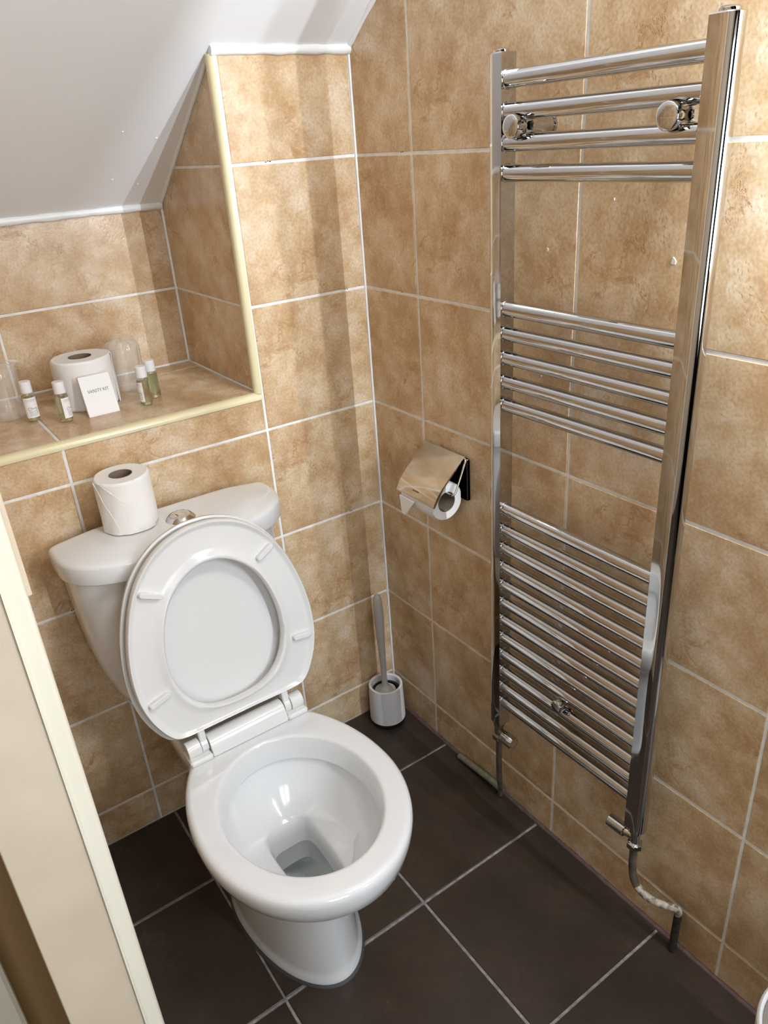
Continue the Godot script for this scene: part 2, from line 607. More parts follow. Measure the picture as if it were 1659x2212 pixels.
# ---------------------------------------------------------------- the room
func build_room() -> void:
	var X := Vector3.RIGHT; var Y := Vector3.UP; var Z := Vector3.BACK
	var zs := [0.0, 0.1804, 0.5763, 0.9722, 1.3681, 1.764, 2.16, 2.3]
	# floor
	var f := setting("floor")
	plate(f, "screed", rect(-2.0, -2.32, 0.02, 0.02), 0.06, Vector3.ZERO, X, -Z, Y, M.floor_grout, -0.0022)
	var fx := [-1.897, -1.577, -1.263, -0.948, -0.634, -0.3196, -0.0015]
	var fz := [-2.3, -2.112, -1.798, -1.483, -1.169, -0.855, -0.5403, -0.2261, 0.0025]
	tiles(f, fx, fz, rect(-1.95, -2.3, -0.004, -0.0005), Vector3.ZERO, X, -Z, Y, M.slate, 0.0055, 0.9, "floor_tile")
	bead(f, "sealant_strip", Vector3(-0.003, -0.001, 0.0), Vector3(-0.003, -0.001, 2.2), 0.0050, 0.12, M.brown_caulk, 8)
	# back wall below the niche, and the pier beside it
	var wb := setting("wall_back")
	plate(wb, "backing", rect(-0.95, 0.0, 0.02, 0.914), 0.08, Vector3.ZERO, X, Y, Z, M.grout)
	plate(wb, "backing", rect(-0.270, 0.914, 0.02, 1.56), 0.42, Vector3.ZERO, X, Y, Z, M.grout)
	tiles(wb, [-1.066, -0.666, -0.268], rows(0.9), rect(-0.85, 0.002, -0.268, 0.9105), Vector3.ZERO, X, Y, Z, M.tile)
	tiles(wb, [-0.268, -0.001], rows(1.6), rect(-0.268, 0.002, -0.001, 1.517), Vector3.ZERO, X, Y, Z, M.tile)
	# right wall
	var wr := setting("wall_right")
	var ar := PackedVector2Array([Vector2(0, 0), Vector2(2.34, 0), Vector2(2.34, 2.4), Vector2(1.2, 2.4), Vector2(0, SLOPE_Y + 0.06)])
	plate(wr, "backing", ar, 0.1, Vector3.ZERO, Z, Y, -X, M.grout)
	var tr := PackedVector2Array([Vector2(0.001, 0.003), Vector2(2.3, 0.003), Vector2(2.3, 2.295), Vector2(1.13, 2.295), Vector2(0.001, SLOPE_Y - 0.006)])
	tiles(wr, zs, rows(2.3), tr, Vector3.ZERO, Z, Y, -X, M.tile)
	for c in [[0.7404, 1.2028, 0.0055], [0.5161, 1.2029, 0.0032], [0.6371, 1.2768, 0.0018], [0.511, 1.0034, 0.0018]]:
		var b := MB.new()
		var ring0 := PackedVector3Array(); var ring1 := PackedVector3Array()
		for k in 12:
			var rr: float = c[2] * (0.75 + 0.35 * absf(sin(k * 2.3 + c[0] * 40.0)))
			ring0.append(Vector3(0.001, c[1] + sin(TAU * k / 12.0) * rr * 1.25, c[0] + cos(TAU * k / 12.0) * rr))
			ring1.append(Vector3(-0.0008, c[1] + sin(TAU * k / 12.0) * rr * 0.8, c[0] + cos(TAU * k / 12.0) * rr * 0.6))
		b.loft([ring0, ring1])
		obj("filler_patch", b, M.filler, wr)
	# dark chips in the grout
	for c in [[-0.193, 1.3467, 0.011], [-0.048, 1.0965, 0.007], [-0.085, 0.596, 0.008], [-0.722, 0.5965, 0.010], [-0.700, 0.5955, 0.006], [-0.590, 0.3465, 0.022]]:
		for k in 3:
			var b := MB.new()
			b.box(Vector3(c[0] + (k - 1) * c[2] * 0.4, c[1] + sin(k * 2.7 + c[0] * 9.0) * 0.0008, -0.0010), Vector3(c[2] * (0.22 + 0.1 * absf(sin(k + c[0] * 20.0))), 0.0016, 0.0006), 0.0002)
			obj("grout_chip", b, M.chip, wb)
	for c in [[0.129, 1.0965, 0.006], [0.151, 1.3465, 0.007], [0.189, 0.8465, 0.005]]:
		for k in 2:
			var b := MB.new()
			b.box(Vector3(0.0010, c[1] + sin(k * 2.1) * 0.0006, c[0] + (k - 0.5) * c[2] * 0.7), Vector3(0.0006, 0.0016, c[2] * 0.35), 0.0002)
			obj("grout_chip", b, M.chip, wr)
	# niche: side, back and shelf
	var ns := setting("wall_niche_side")
	plate(ns, "backing", PackedVector2Array([Vector2(-0.40, 0.90), Vector2(-0.004, 0.90), Vector2(-0.004, 1.56), Vector2(-0.40, 1.30)]), 0.008, Vector3(-0.274, 0, 0), Z, Y, -X, M.grout)
	tiles(ns, [-0.371, -0.011], rows(1.6), PackedVector2Array([Vector2(-0.371, 0.927), Vector2(-0.011, 0.927), Vector2(-0.011, slope_y(-0.011) - 0.008), Vector2(-0.371, slope_y(-0.371) - 0.006)]), Vector3(-0.2745, 0, 0), Z, Y, -X, M.tile)
	var nb := setting("wall_niche_back")
	plate(nb, "backing", rect(-0.95, 0.85, -0.2, 1.36), 0.1, Vector3(0, 0, -0.372), X, Y, Z, M.grout)
	tiles(nb, [-1.066, -0.664, -0.276], rows(1.4), rect(-0.85, 0.927, -0.276, slope_y(-0.372) - 0.006), Vector3(0, 0, -0.372), X, Y, Z, M.tile)
	var sh := setting("wall_niche_shelf")
	plate(sh, "backing", rect(-0.95, 0.0085, -0.26, 0.38), 0.07, Vector3(0, 0.925, 0), X, -Z, Y, M.grout)
	tiles(sh, [-1.066, -0.666, -0.277], [0.009, 0.3075, 0.371], rect(-0.85, 0.009, -0.277, 0.371), Vector3(0, 0.925, 0), X, -Z, Y, M.tile)
	# cream quarter-round trims on the niche's edges
	var t1 := setting("trim_1")
	quarter_trim(t1, Vector3(-0.2695, 0.925, -0.0105), Vector3(-0.2695, slope_y(0.0) - 0.008, -0.0105), Vector3(-1, 0, 0), Vector3(0, 0, 1))
	var t2 := setting("trim_2")
	quarter_trim(t2, Vector3(-0.95, 0.9125, -0.0105), Vector3(-0.2695, 0.9125, -0.0105), Vector3(0, 1, 0), Vector3(0, 0, 1))
	# caulk in the corners
	bead(wb, "caulk_line", Vector3(-0.0005, 0.02, 0.0005), Vector3(-0.0005, 1.522, 0.0005), 0.0028, 0.15, M.caulk, 21)
	bead(nb, "caulk_line", Vector3(-0.275, 0.927, -0.371), Vector3(-0.275, slope_y(-0.371), -0.371), 0.0035, 0.2, M.caulk, 22)
	bead(nb, "caulk_line", Vector3(-0.85, 0.926, -0.371), Vector3(-0.277, 0.926, -0.371), 0.003, 0.2, M.caulk, 23)
	bead(ns, "caulk_line", Vector3(-0.2755, 0.926, -0.37), Vector3(-0.2755, 0.926, -0.008), 0.0022, 0.2, M.caulk, 24)
	# ceiling: the slope and the flat part beyond
	var c := setting("ceiling")
	var k := 1.0 / sqrt(1.0 + SLOPE * SLOPE)
	var along := Vector3(0, SLOPE, 1) * k
	var dn := Vector3(0, -1, SLOPE) * k
	var l0 := -0.5 / k; var l1 := 1.14 / k
	plate(c, "slope", rect(-2.0, l0, 0.06, l1), 0.08, Vector3(0, SLOPE_Y, 0), X, along, dn, M.paint, 0.0)
	plate(c, "flat", rect(-2.05, -2.4, 0.06, -1.10), 0.08, Vector3(0, slope_y(1.14), 0), X, -Z, -Y, M.paint, 0.0)
	bead(c, "caulk_line", Vector3(-0.278, slope_y(0.0) - 0.003, 0.001), Vector3(0.0, slope_y(0.0) - 0.001, 0.001), 0.0085, 0.18, M.caulk, 25)
	bead(c, "caulk_line", Vector3(-0.85, slope_y(-0.37) - 0.002, -0.369), Vector3(-0.276, slope_y(-0.37) - 0.002, -0.369), 0.0085, 0.18, M.caulk, 26)
	bead(c, "caulk_line", Vector3(-0.2765, slope_y(-0.37), -0.37), Vector3(-0.2765, slope_y(-0.01), -0.01), 0.004, 0.2, M.caulk, 27)
	bead(c, "caulk_line", Vector3(-0.001, slope_y(0.0), 0.0), Vector3(-0.001, slope_y(1.1), 1.1), 0.0055, 0.2, M.caulk, 28)
	for p in [[-0.396, -0.2838], [-0.3404, -0.3031], [-0.3274, -0.1849], [-0.3956, -0.166]]:
		var b := MB.new()
		b.lathe([[0.0, 0.0016], [0.0016, 0.0012], [0.0024, 0.0]], Vector3(p[0], slope_y(p[1]), p[1]), dn, 10)
		obj("paint_drip", b, M.paint, c)
	# partition on the left with its painted end, and the rest of the room behind the camera
	var wl := setting("wall_left")
	plate(wl, "backing", rect(-0.45, 0.0, 0.74, 2.2), 0.07, Vector3(-0.856, 0, 0), Z, Y, X, M.grout)
	var al := PackedVector2Array([Vector2(0.001, 0.003), Vector2(0.745, 0.003), Vector2(0.745, slope_y(0.745) - 0.006), Vector2(0.001, SLOPE_Y - 0.006)])
	tiles(wl, [0.001, 0.345, 0.745], rows(2.3), al, Vector3(-0.855, 0, 0), Z, Y, X, M.tile)
	tiles(wl, [-0.371, -0.001], rows(1.6), PackedVector2Array([Vector2(-0.371, 0.928), Vector2(-0.001, 0.928), Vector2(-0.001, slope_y(-0.001) - 0.006), Vector2(-0.371, slope_y(-0.371) - 0.006)]), Vector3(-0.855, 0, 0), Z, Y, X, M.tile)
	build_jamb()
	var wo := setting("wall_outer")
	plate(wo, "panel", rect(-2.0, 0.0, -0.938, 2.1), 0.08, Vector3(0, 0, 0.60), X, Y, Z, M.shade_tan, 0.0)  # back of the gap, its shade put into the panel colour
	var wf := setting("wall_far_left")
	plate(wf, "panel", rect(0.5, 0.0, 2.4, 2.4), 0.1, Vector3(-1.9, 0, 0), Z, Y, X, M.cream_paint, 0.0)
	var wz := setting("wall_front")
	plate(wz, "panel", rect(-2.0, 0.0, 0.05, 2.4), 0.1, Vector3(0, 0, 2.3), -X, Y, -Z, M.cream_paint, 0.0)

func quarter_trim(parent: Node3D, a: Vector3, b: Vector3, e1: Vector3, e2: Vector3) -> void:
	var mb := MB.new()
	var rings := []
	for p in [a, b]:
		var r := PackedVector3Array()
		r.append(p - e1 * 0.0 - e2 * 0.0)
		for i in 9:
			var t := PI / 2 * i / 8.0
			r.append(p + e1 * (0.0135 * pow(cos(t), 0.8)) + e2 * (0.0135 * pow(sin(t), 0.8)))
		rings.append(r)
	mb.loft(rings)
	obj("edge_trim", mb, M.cream_trim, parent)

# painted end of the partition: a lining board with a raised stop
func build_jamb() -> void:
	var t := setting("trim_3")
	var strip := [Vector2(-0.8510, 0.740), Vector2(-0.8508, 0.774), Vector2(-0.8516, 0.7785), Vector2(-0.8535, 0.7812), Vector2(-0.8560, 0.7822), Vector2(-0.8655, 0.7835), Vector2(-0.8672, 0.7850), Vector2(-0.8685, 0.7872), Vector2(-0.8700, 0.7875), Vector2(-0.8705, 0.740)]
	var board := [Vector2(-0.8700, 0.738), Vector2(-0.8702, 0.7845), Vector2(-0.8715, 0.7852), Vector2(-0.9335, 0.7852), Vector2(-0.9352, 0.7835), Vector2(-0.9355, 0.738)]
	var q := RandomNumberGenerator.new()
	q.seed = 14
	for part in [["bead_strip", strip, M.gloss_cream], ["lining_board", board, M.cream_paint]]:
		var rings := []
		var dent := 0.0
		for i in 90:
			var y := 2.06 * i / 89.0
			dent = dent * 0.6 + q.randf_range(-0.0003, 0.0003)
			if q.randf() < 0.06:
				dent -= 0.0008
			var r := PackedVector3Array()
			for k in part[1].size():
				var p: Vector2 = part[1][k]
				r.append(Vector3(p.x, y, p.y + (dent if part[0] == "bead_strip" and k > 2 and k < 8 else 0.0)))
			rings.append(r)
		var b := MB.new()
		b.loft(rings)
		obj(part[0], b, part[2], t)
	var b := MB.new()
	b.box(Vector3(-0.8490, 1.56, 0.758), Vector3(0.0045, 1.01, 0.020), 0.001)
	obj("cover_strip", b, M.cream_paint, t)
	b = MB.new()
	b.box(Vector3(-1.000, 1.0, 0.655), Vector3(0.036, 2.0, 0.02), 0.004)
	obj("architrave", b, M.gloss_cream, t)
	b = MB.new()
	b.box(Vector3(-1.100, 0.99, 0.640), Vector3(0.162, 1.98, 0.03), 0.003)
	obj("door_leaf", b, M.wood, t)

# ---------------------------------------------------------------- toilet
# one section of the pan, all rings with the same count; a runs from the front (+z) round the left and back
func pan_ring(y: float, w: float, zc: float, lf: float, lb: float, wr: float, zr: float, n := 96) -> PackedVector3Array:
	var r := PackedVector3Array()
	var cut := deg_to_rad(138.0)
	for i in n:
		var a := TAU * i / n
		var sgn := 1.0
		if a > PI:
			a = TAU - a; sgn = -1.0
		var x := 0.0; var z := 0.0
		if lb > 0.0 and a > cut:
			var t := (a - cut) / (PI - cut)
			var x0 := w * sin(cut); var z0 := zc + lb * cos(cut)
			if t < 0.6:
				x = lerpf(x0, wr, t / 0.6); z = lerpf(z0, zr + 0.02, t / 0.6)
			elif t < 0.75:
				x = lerpf(wr, wr - 0.02, (t - 0.6) / 0.15); z = lerpf(zr + 0.02, zr, (t - 0.6) / 0.15)
			else:
				x = lerpf(wr - 0.02, 0.0, (t - 0.75) / 0.25); z = zr
		else:
			x = w * sin(a)
			z = zc + cos(a) * (lf if a <= PI / 2 else absf(lb))
		r.append(Vector3(-x * sgn, y, z))
	return r

# rounded-rectangle ring for the sump
func sump_ring(y: float, w: float, z0: float, z1: float, e: float, n := 96, front_w := -1.0) -> PackedVector3Array:
	var r := PackedVector3Array()
	for i in n:
		var a := TAU * i / n
		var s := sin(a); var c := cos(a)
		var zz := signf(c) * pow(absf(c), e)
		var ww := w if front_w < 0.0 else lerpf(w, front_w, zz * 0.5 + 0.5)
		r.append(Vector3(-signf(s) * pow(absf(s), e) * ww, y, (z0 + z1) / 2 + zz * (z1 - z0) / 2))
	return r

# D-shaped ring of the cistern and its lid
func d_ring(y: float, w: float, zb: float, z0: float, zf: float, e := 0.74, n := 72) -> PackedVector3Array:
	var r := PackedVector3Array()
	for i in n:
		var a := TAU * i / n
		var s := sin(a); var c := cos(a)
		var x := signf(s) * pow(absf(s), e) * w
		var z := z0 + pow(absf(c), e) * (zf - z0) if c >= 0 else z0 - pow(absf(c), 0.28) * (z0 - zb)
		if c < 0:
			x = signf(s) * pow(absf(s), 0.28) * w
		r.append(Vector3(-x, y, z))
	return r

const SEAT_OUT := [[0.0, 0.4025], [0.03, 0.400], [0.0650, 0.3885], [0.094, 0.370], [0.1145, 0.350], [0.131, 0.328], [0.1445, 0.302], [0.155, 0.275], [0.1645, 0.243], [0.171, 0.210], [0.1748, 0.175], [0.1745, 0.142], [0.1715, 0.118], [0.164, 0.090], [0.1535, 0.066], [0.142, 0.047], [0.129, 0.034], [0.110, 0.0300], [0.085, 0.0300], [0.055, 0.0305], [0.025, 0.031], [0.0, 0.031]]
const SEAT_IN := [[0.0, 0.3315], [0.022, 0.3285], [0.042, 0.3195], [0.059, 0.307], [0.072, 0.2935], [0.083, 0.278], [0.0925, 0.258], [0.100, 0.236], [0.1055, 0.212], [0.1085, 0.188], [0.1085, 0.166], [0.107, 0.150], [0.104, 0.136], [0.0985, 0.1195], [0.091, 0.105], [0.083, 0.0935], [0.073, 0.083], [0.062, 0.0745], [0.050, 0.068], [0.036, 0.063], [0.019, 0.060], [0.0, 0.059]]

func smooth_half(h: Array, per := 3) -> PackedVector2Array:
	# the half outline through a Catmull-Rom curve, then mirrored to a whole ring
	var pts := PackedVector2Array()
	for i in h.size() - 1:
		var p0 := Vector2(h[maxi(i - 1, 0)][0], h[maxi(i - 1, 0)][1])
		var p1 := Vector2(h[i][0], h[i][1]); var p2 := Vector2(h[i + 1][0], h[i + 1][1])
		var p3 := Vector2(h[mini(i + 2, h.size() - 1)][0], h[mini(i + 2, h.size() - 1)][1])
		if i == 0:
			p0 = Vector2(-h[1][0], h[1][1])
		if i == h.size() - 2:
			p3 = Vector2(-h[i][0], h[i][1])
		for k in per:
			pts.append(p1.cubic_interpolate(p2, p0, p3, float(k) / per))
	pts.append(Vector2(h[-1][0], h[-1][1]))
	var n := pts.size()
	for i in range(n - 2, 0, -1):
		pts.append(Vector2(-pts[i].x, pts[i].y))
	return pts

# place on the raised seat: u across, s up along it, h towards the room
func on_seat(u: float, s: float, h: float) -> Vector3:
	var t := deg_to_rad(9.0)
	return Vector3(u, 0.41 - 0.0 + s * cos(t) + h * sin(t), 0.30 - s * sin(t) + h * cos(t))

func build_toilet() -> void:
	var t := thing("toilet", "white close-coupled toilet with its seat and lid raised", "toilet", Vector3(AX, 0, 0))
	# pan: one skin from the foot up over the rim and down into the sump
	var b := MB.new()
	var R := []
	R.append(pan_ring(0.0, 0.106, 0.36, 0.217, 0.16, 0.090, 0.14))
	R.append(pan_ring(0.010, 0.107, 0.36, 0.218, 0.16, 0.090, 0.14))
	R.append(pan_ring(0.016, 0.102, 0.36, 0.213, 0.16, 0.088, 0.14))
	R.append(pan_ring(0.030, 0.0995, 0.36, 0.2105, 0.16, 0.086, 0.14))
	R.append(pan_ring(0.12, 0.0935, 0.37, 0.190, 0.17, 0.083, 0.13))
	R.append(pan_ring(0.20, 0.0940, 0.39, 0.172, 0.18, 0.085, 0.11))
	R.append(pan_ring(0.25, 0.0990, 0.42, 0.160, 0.19, 0.090, 0.09))
	R.append(pan_ring(0.275, 0.113, 0.45, 0.165, 0.21, 0.096, 0.08))
	R.append(pan_ring(0.295, 0.137, 0.47, 0.182, 0.23, 0.104, 0.07))
	R.append(pan_ring(0.315, 0.158, 0.485, 0.197, 0.245, 0.110, 0.06))
	R.append(pan_ring(0.335, 0.1705, 0.49, 0.2065, 0.253, 0.114, 0.055))
	R.append(pan_ring(0.355, 0.1770, 0.49, 0.2115, 0.2555, 0.116, 0.05))
	R.append(pan_ring(0.370, 0.1788, 0.49, 0.2130, 0.2555, 0.116, 0.05))
	R.append(pan_ring(0.379, 0.1772, 0.49, 0.2115, 0.2545, 0.115, 0.051))
	R.append(pan_ring(0.3838, 0.1725, 0.49, 0.2070, 0.2515, 0.113, 0.053))
	R.append(pan_ring(0.3850, 0.1660, 0.49, 0.2000, 0.2480, 0.110, 0.056))
	R.append(pan_ring(0.3850, 0.1390, 0.492, 0.1680, -0.164, 0, 0))
	R.append(pan_ring(0.3838, 0.1345, 0.492, 0.1630, -0.159, 0, 0))
	R.append(pan_ring(0.3795, 0.1310, 0.492, 0.1595, -0.156, 0, 0))
	R.append(pan_ring(0.360, 0.1270, 0.492, 0.1560, -0.153, 0, 0))
	R.append(pan_ring(0.337, 0.1245, 0.492, 0.1540, -0.1515, 0, 0))
	R.append(pan_ring(0.3335, 0.1265, 0.492, 0.1560, -0.1535, 0, 0))
	R.append(pan_ring(0.330, 0.1320, 0.492, 0.1600, -0.1580, 0, 0))
	R.append(pan_ring(0.315, 0.1300, 0.492, 0.1560, -0.1530, 0, 0))
	R.append(pan_ring(0.290, 0.1170, 0.491, 0.1420, -0.1400, 0, 0))
	R.append(pan_ring(0.260, 0.0920, 0.489, 0.1190, -0.1180, 0, 0))
	R.append(pan_ring(0.243, 0.0720, 0.487, 0.1010, -0.0970, 0, 0))
	R.append(sump_ring(0.236, 0.0545, 0.398, 0.580, 0.56, 96, 0.046))
	R.append(sump_ring(0.226, 0.0480, 0.404, 0.572, 0.46, 96, 0.041))
	R.append(sump_ring(0.210, 0.0445, 0.407, 0.566, 0.42, 96, 0.038))
	R.append(sump_ring(0.180, 0.0410, 0.412, 0.556, 0.42, 96, 0.036))
	R.append(sump_ring(0.152, 0.0380, 0.416, 0.546, 0.45, 96, 0.034))
	R.append(sump_ring(0.146, 0.0360, 0.400, 0.544, 0.5, 96, 0.033))
	R.append(sump_ring(0.138, 0.0340, 0.350, 0.540, 0.55, 96, 0.032))
	R.append(sump_ring(0.110, 0.0310, 0.300, 0.528, 0.6, 96, 0.030))
	R.append(sump_ring(0.085, 0.0240, 0.290, 0.505, 0.8, 96))
	b.loft(R, true, true, [20, 21])
	obj("pan", b, M.porcelain, t)
	# water standing in the sump
	b = MB.new()
	b.loft([sump_ring(0.189, 0.0420, 0.4105, 0.5590, 0.42, 48, 0.0366), sump_ring(0.186, 0.0417, 0.4110, 0.5580, 0.42, 48, 0.0364)])
	var w := obj("water", b, M.water, t)
	w.set_meta("label", "standing water in the bottom of the bowl")
	# sealant round the foot
	b = MB.new()
	b.loft([pan_ring(0.0, 0.1115, 0.36, 0.2225, 0.16, 0.096, 0.135), pan_ring(0.003, 0.109, 0.36, 0.220, 0.16, 0.094, 0.137), pan_ring(0.0045, 0.104, 0.36, 0.215, 0.16, 0.09, 0.14)])
	obj("sealant_bead", b, M.sealant, t)
	# cistern
	b = MB.new()
	R = []
	for s in [[0.375, 0.118, 0.125], [0.385, 0.136, 0.138], [0.405, 0.154, 0.148], [0.44, 0.1695, 0.154], [0.49, 0.184, 0.159], [0.54, 0.1925, 0.163], [0.60, 0.1980, 0.167], [0.66, 0.2010, 0.170], [0.725, 0.2030, 0.172]]:
		R.append(d_ring(s[0], s[1], 0.026, 0.06, s[2]))
	b.loft(R)
	obj("cistern", b, M.porcelain, t)
	b = MB.new()
	R = []
	for s in [[0.718, 0.207, 0.033, 0.192], [0.7185, 0.2125, 0.031, 0.1965], [0.7215, 0.2150, 0.030, 0.199], [0.738, 0.2160, 0.030, 0.2005], [0.7500, 0.2155, 0.030, 0.2000], [0.7545, 0.2135, 0.032, 0.1980], [0.7575, 0.2095, 0.034, 0.1945], [0.7595, 0.2030, 0.037, 0.1895], [0.7650, 0.1680, 0.041, 0.1740], [0.7680, 0.1500, 0.044, 0.1660], [0.7688, 0.1400, 0.046, 0.1600], [0.7692, 0.1100, 0.052, 0.1480]]:
		R.append(d_ring(s[0], s[1], s[2], 0.07, s[3], 0.74))
	b.loft(R)
	obj("cistern_lid", b, M.porcelain, t)
	# dual flush button
	var p := Node3D.new()
	p.name = "flush_button"
	t.add_child(p, true)
	b = MB.new()
	b.lathe([[0.0275, 0.0], [0.0275, 0.0015], [0.0255, 0.0045], [0.0215, 0.0085], [0.0205, 0.0092], [0.0198, 0.0080]], Vector3(0.010, 0.7675, 0.116), Vector3.UP, 40, [1])
	obj("collar", b, M.chrome, p)
	for half in 2:
		b = MB.new()
		var ring := PackedVector2Array()
		for i in 25:
			var a: float = lerpf(0.55, TAU - 0.55, i / 24.0) if half == 0 else lerpf(-0.50, 0.50, i / 24.0)
			ring.append(Vector2(cos(a) * -0.0190, sin(a) * 0.0190))
		if half == 1:
			for i in range(1, 12):
				var s := lerpf(0.5, -0.5, i / 12.0)
				ring.append(Vector2(-0.0125 + 0.006 * cos(s * PI), sin(s) * 0.0182))
		else:
			for i in range(1, 12):
				var s := lerpf(-0.55, 0.55, i / 12.0)
				ring.append(Vector2(-0.0108 + 0.006 * cos(s * PI / 1.1), sin(s) * 0.0186))
		var lo := PackedVector3Array(); var hi := PackedVector3Array(); var top := PackedVector3Array()
		for q in ring:
			lo.append(Vector3(0.010 + q.x, 0.772, 0.116 + q.y))
			hi.append(Vector3(0.010 + q.x, 0.7762, 0.116 + q.y))
			top.append(Vector3(0.010 + q.x * 0.96, 0.7768, 0.116 + q.y * 0.96))
		b.loft([lo, hi, top])
		obj("push_plate", b, M.chrome, p)
	# raised seat: a hollow ring seen from below
	var so := smooth_half(SEAT_OUT)
	var si := smooth_half(SEAT_IN)
	b = MB.new()
	R = []
	for s in [[0.0, -0.008], [0.012, -0.0015], [0.04, 0.0012], [0.08, 0.0008], [0.13, -0.0030], [0.20, -0.0045], [0.45, -0.0040], [0.68, -0.0032], [0.80, -0.0010], [0.88, 0.0022], [0.94, 0.0030], [0.985, 0.0005], [1.0, -0.006], [0.99, -0.013], [0.93, -0.0180], [0.60, -0.0240], [0.30, -0.0230], [0.08, -0.0180], [0.015, -0.0130]]:
		var r := PackedVector3Array()
		for i in so.size():
			var q := so[i].lerp(si[i], s[0])
			r.append(on_seat(q.x, q.y, s[1]))
		R.append(r)
	b.loft(R, false, false, [], true, true)
	var seat := obj("seat", b, M.plastic, t)
	for q in [[-0.1262, 0.3171, -0.0875, 0.3000], [0.0885, 0.3030, 0.1235, 0.3225], [0.1245, 0.1290, 0.1630, 0.1245], [-0.1590, 0.1150, -0.1191, 0.1270]]:
		b = MB.new()
		var a := Vector2(q[0], q[1]); var e := Vector2(q[2], q[3])
		var d := (e - a).normalized(); var nn := Vector2(-d.y, d.x)
		R = []
		for lev in [[1.0, -0.005], [1.0, 0.0035], [0.9, 0.0052], [0.7, 0.0060]]:
			var r := PackedVector3Array()
			for i in 20:
				var tt := TAU * i / 20.0
				var c := cos(tt)
				var hw: float = 0.0050 * lev[0]
				var ce := a.lerp(e, 0.13) if c < 0 else a.lerp(e, 0.87)
				var pp := ce + d * (c * hw) + nn * (sin(tt) * hw)
				r.append(on_seat(pp.x, pp.y, lev[1]))
			R.append(r)
		b.loft(R)
		obj("bumper", b, M.plastic, seat)
	# lid behind the seat, hollow towards it
	b = MB.new()
	R = []
	for s in [[0.60, -0.0500], [0.90, -0.0490], [0.985, -0.0440], [1.03, -0.0340], [1.032, -0.0265], [1.015, -0.0245], [0.985, -0.0270], [0.93, -0.0330], [0.80, -0.0360], [0.55, -0.0370], [0.25, -0.0375]]:
		var r := PackedVector3Array()
		for q in so:
			var cs := 0.205
			r.append(on_seat(q.x * s[0], cs + (q.y - cs) * s[0] - 0.004, s[1] + 0.002))
		R.append(r)
	b.loft(R)
	obj("lid", b, M.plastic, t)
	# hinge
	p = Node3D.new()
	p.name = "hinge"
	t.add_child(p, true)
	b = MB.new()
	R = []
	for x in [-0.0765, -0.0755, 0.0755, 0.0765]:
		var k := 0.94 if absf(x) > 0.076 else 1.0
		var r := PackedVector3Array()
		for q in [[0.3865, 0.270], [0.3865, 0.3125], [0.3900, 0.3140], [0.4080, 0.3065], [0.4160, 0.3000], [0.4200, 0.2900], [0.4190, 0.2790], [0.4120, 0.2710]]:
			r.append(Vector3(x, 0.403 + (q[0] - 0.403) * k, 0.292 + (q[1] - 0.292) * k))
		R.append(r)
	b.loft(R, true, true, [1, 2])
	obj("hinge_cover", b, M.plastic, p)
	for s in [-1, 1]:
		b = MB.new()
		b.cyl(Vector3(s * 0.0925, 0.406, 0.289), Vector3(s * 0.1175, 0.406, 0.289), 0.0165, 0.001, 28)
		obj("hinge_barrel", b, M.plastic, p)
		b = MB.new()
		b.cyl(Vector3(s * 0.0785, 0.406, 0.2885), Vector3(s * 0.0915, 0.406, 0.2885), 0.0150, 0.001, 28)
		b.box(on_seat(s * 0.085, 0.022, -0.010), Vector3(0.013, 0.030, 0.018), 0.002, Basis(Vector3.RIGHT, deg_to_rad(-9.0)))
		obj("hinge_lug", b, M.plastic, seat)
		b = MB.new()
		b.box(Vector3(s * 0.0985, 0.3905, 0.292), Vector3(0.043, 0.011, 0.046), 0.003)
		obj("hinge_foot", b, M.plastic, p)

# ---------------------------------------------------------------- towel radiator
const BARS := [1.434, 1.394, 1.354, 1.3145, 1.120, 1.0815, 1.0425, 1.003, 0.9635, 0.7705, 0.7305, 0.693, 0.6535, 0.615, 0.576, 0.537, 0.497, 0.457, 0.4165, 0.377, 0.3385]
const RX0 := -0.072; const RX1 := -0.044      # front and back of the uprights
const RZ0 := 0.4895; const RZ1 := 0.8045      # their inner faces

func post_ring(y: float, zin: float, dir: float, k := 1.0) -> PackedVector3Array:
	var r := PackedVector3Array()
	var xc := (RX0 + RX1) / 2; var hw := (RX1 - RX0) / 2
	r.append(Vector3(xc + hw * k, y, zin))
	r.append(Vector3(xc + hw * k, y, zin + dir * 0.012 * k))
	for i in 19:
		var a := PI * i / 18.0
		r.append(Vector3(xc + hw * k * signf(cos(a)) * pow(absf(cos(a)), 0.75), y, zin + dir * k * (0.012 + 0.021 * pow(sin(a), 0.8))))
	r.append(Vector3(xc - hw * k, y, zin))
	return r

func hex(b: MB, at: Vector3, axis: Vector3, r: float, l: float) -> void:
	b.lathe([[r * 0.88, 0.0], [r, l * 0.15], [r, l * 0.85], [r * 0.88, l]], at, axis, 6, [0, 1, 2])

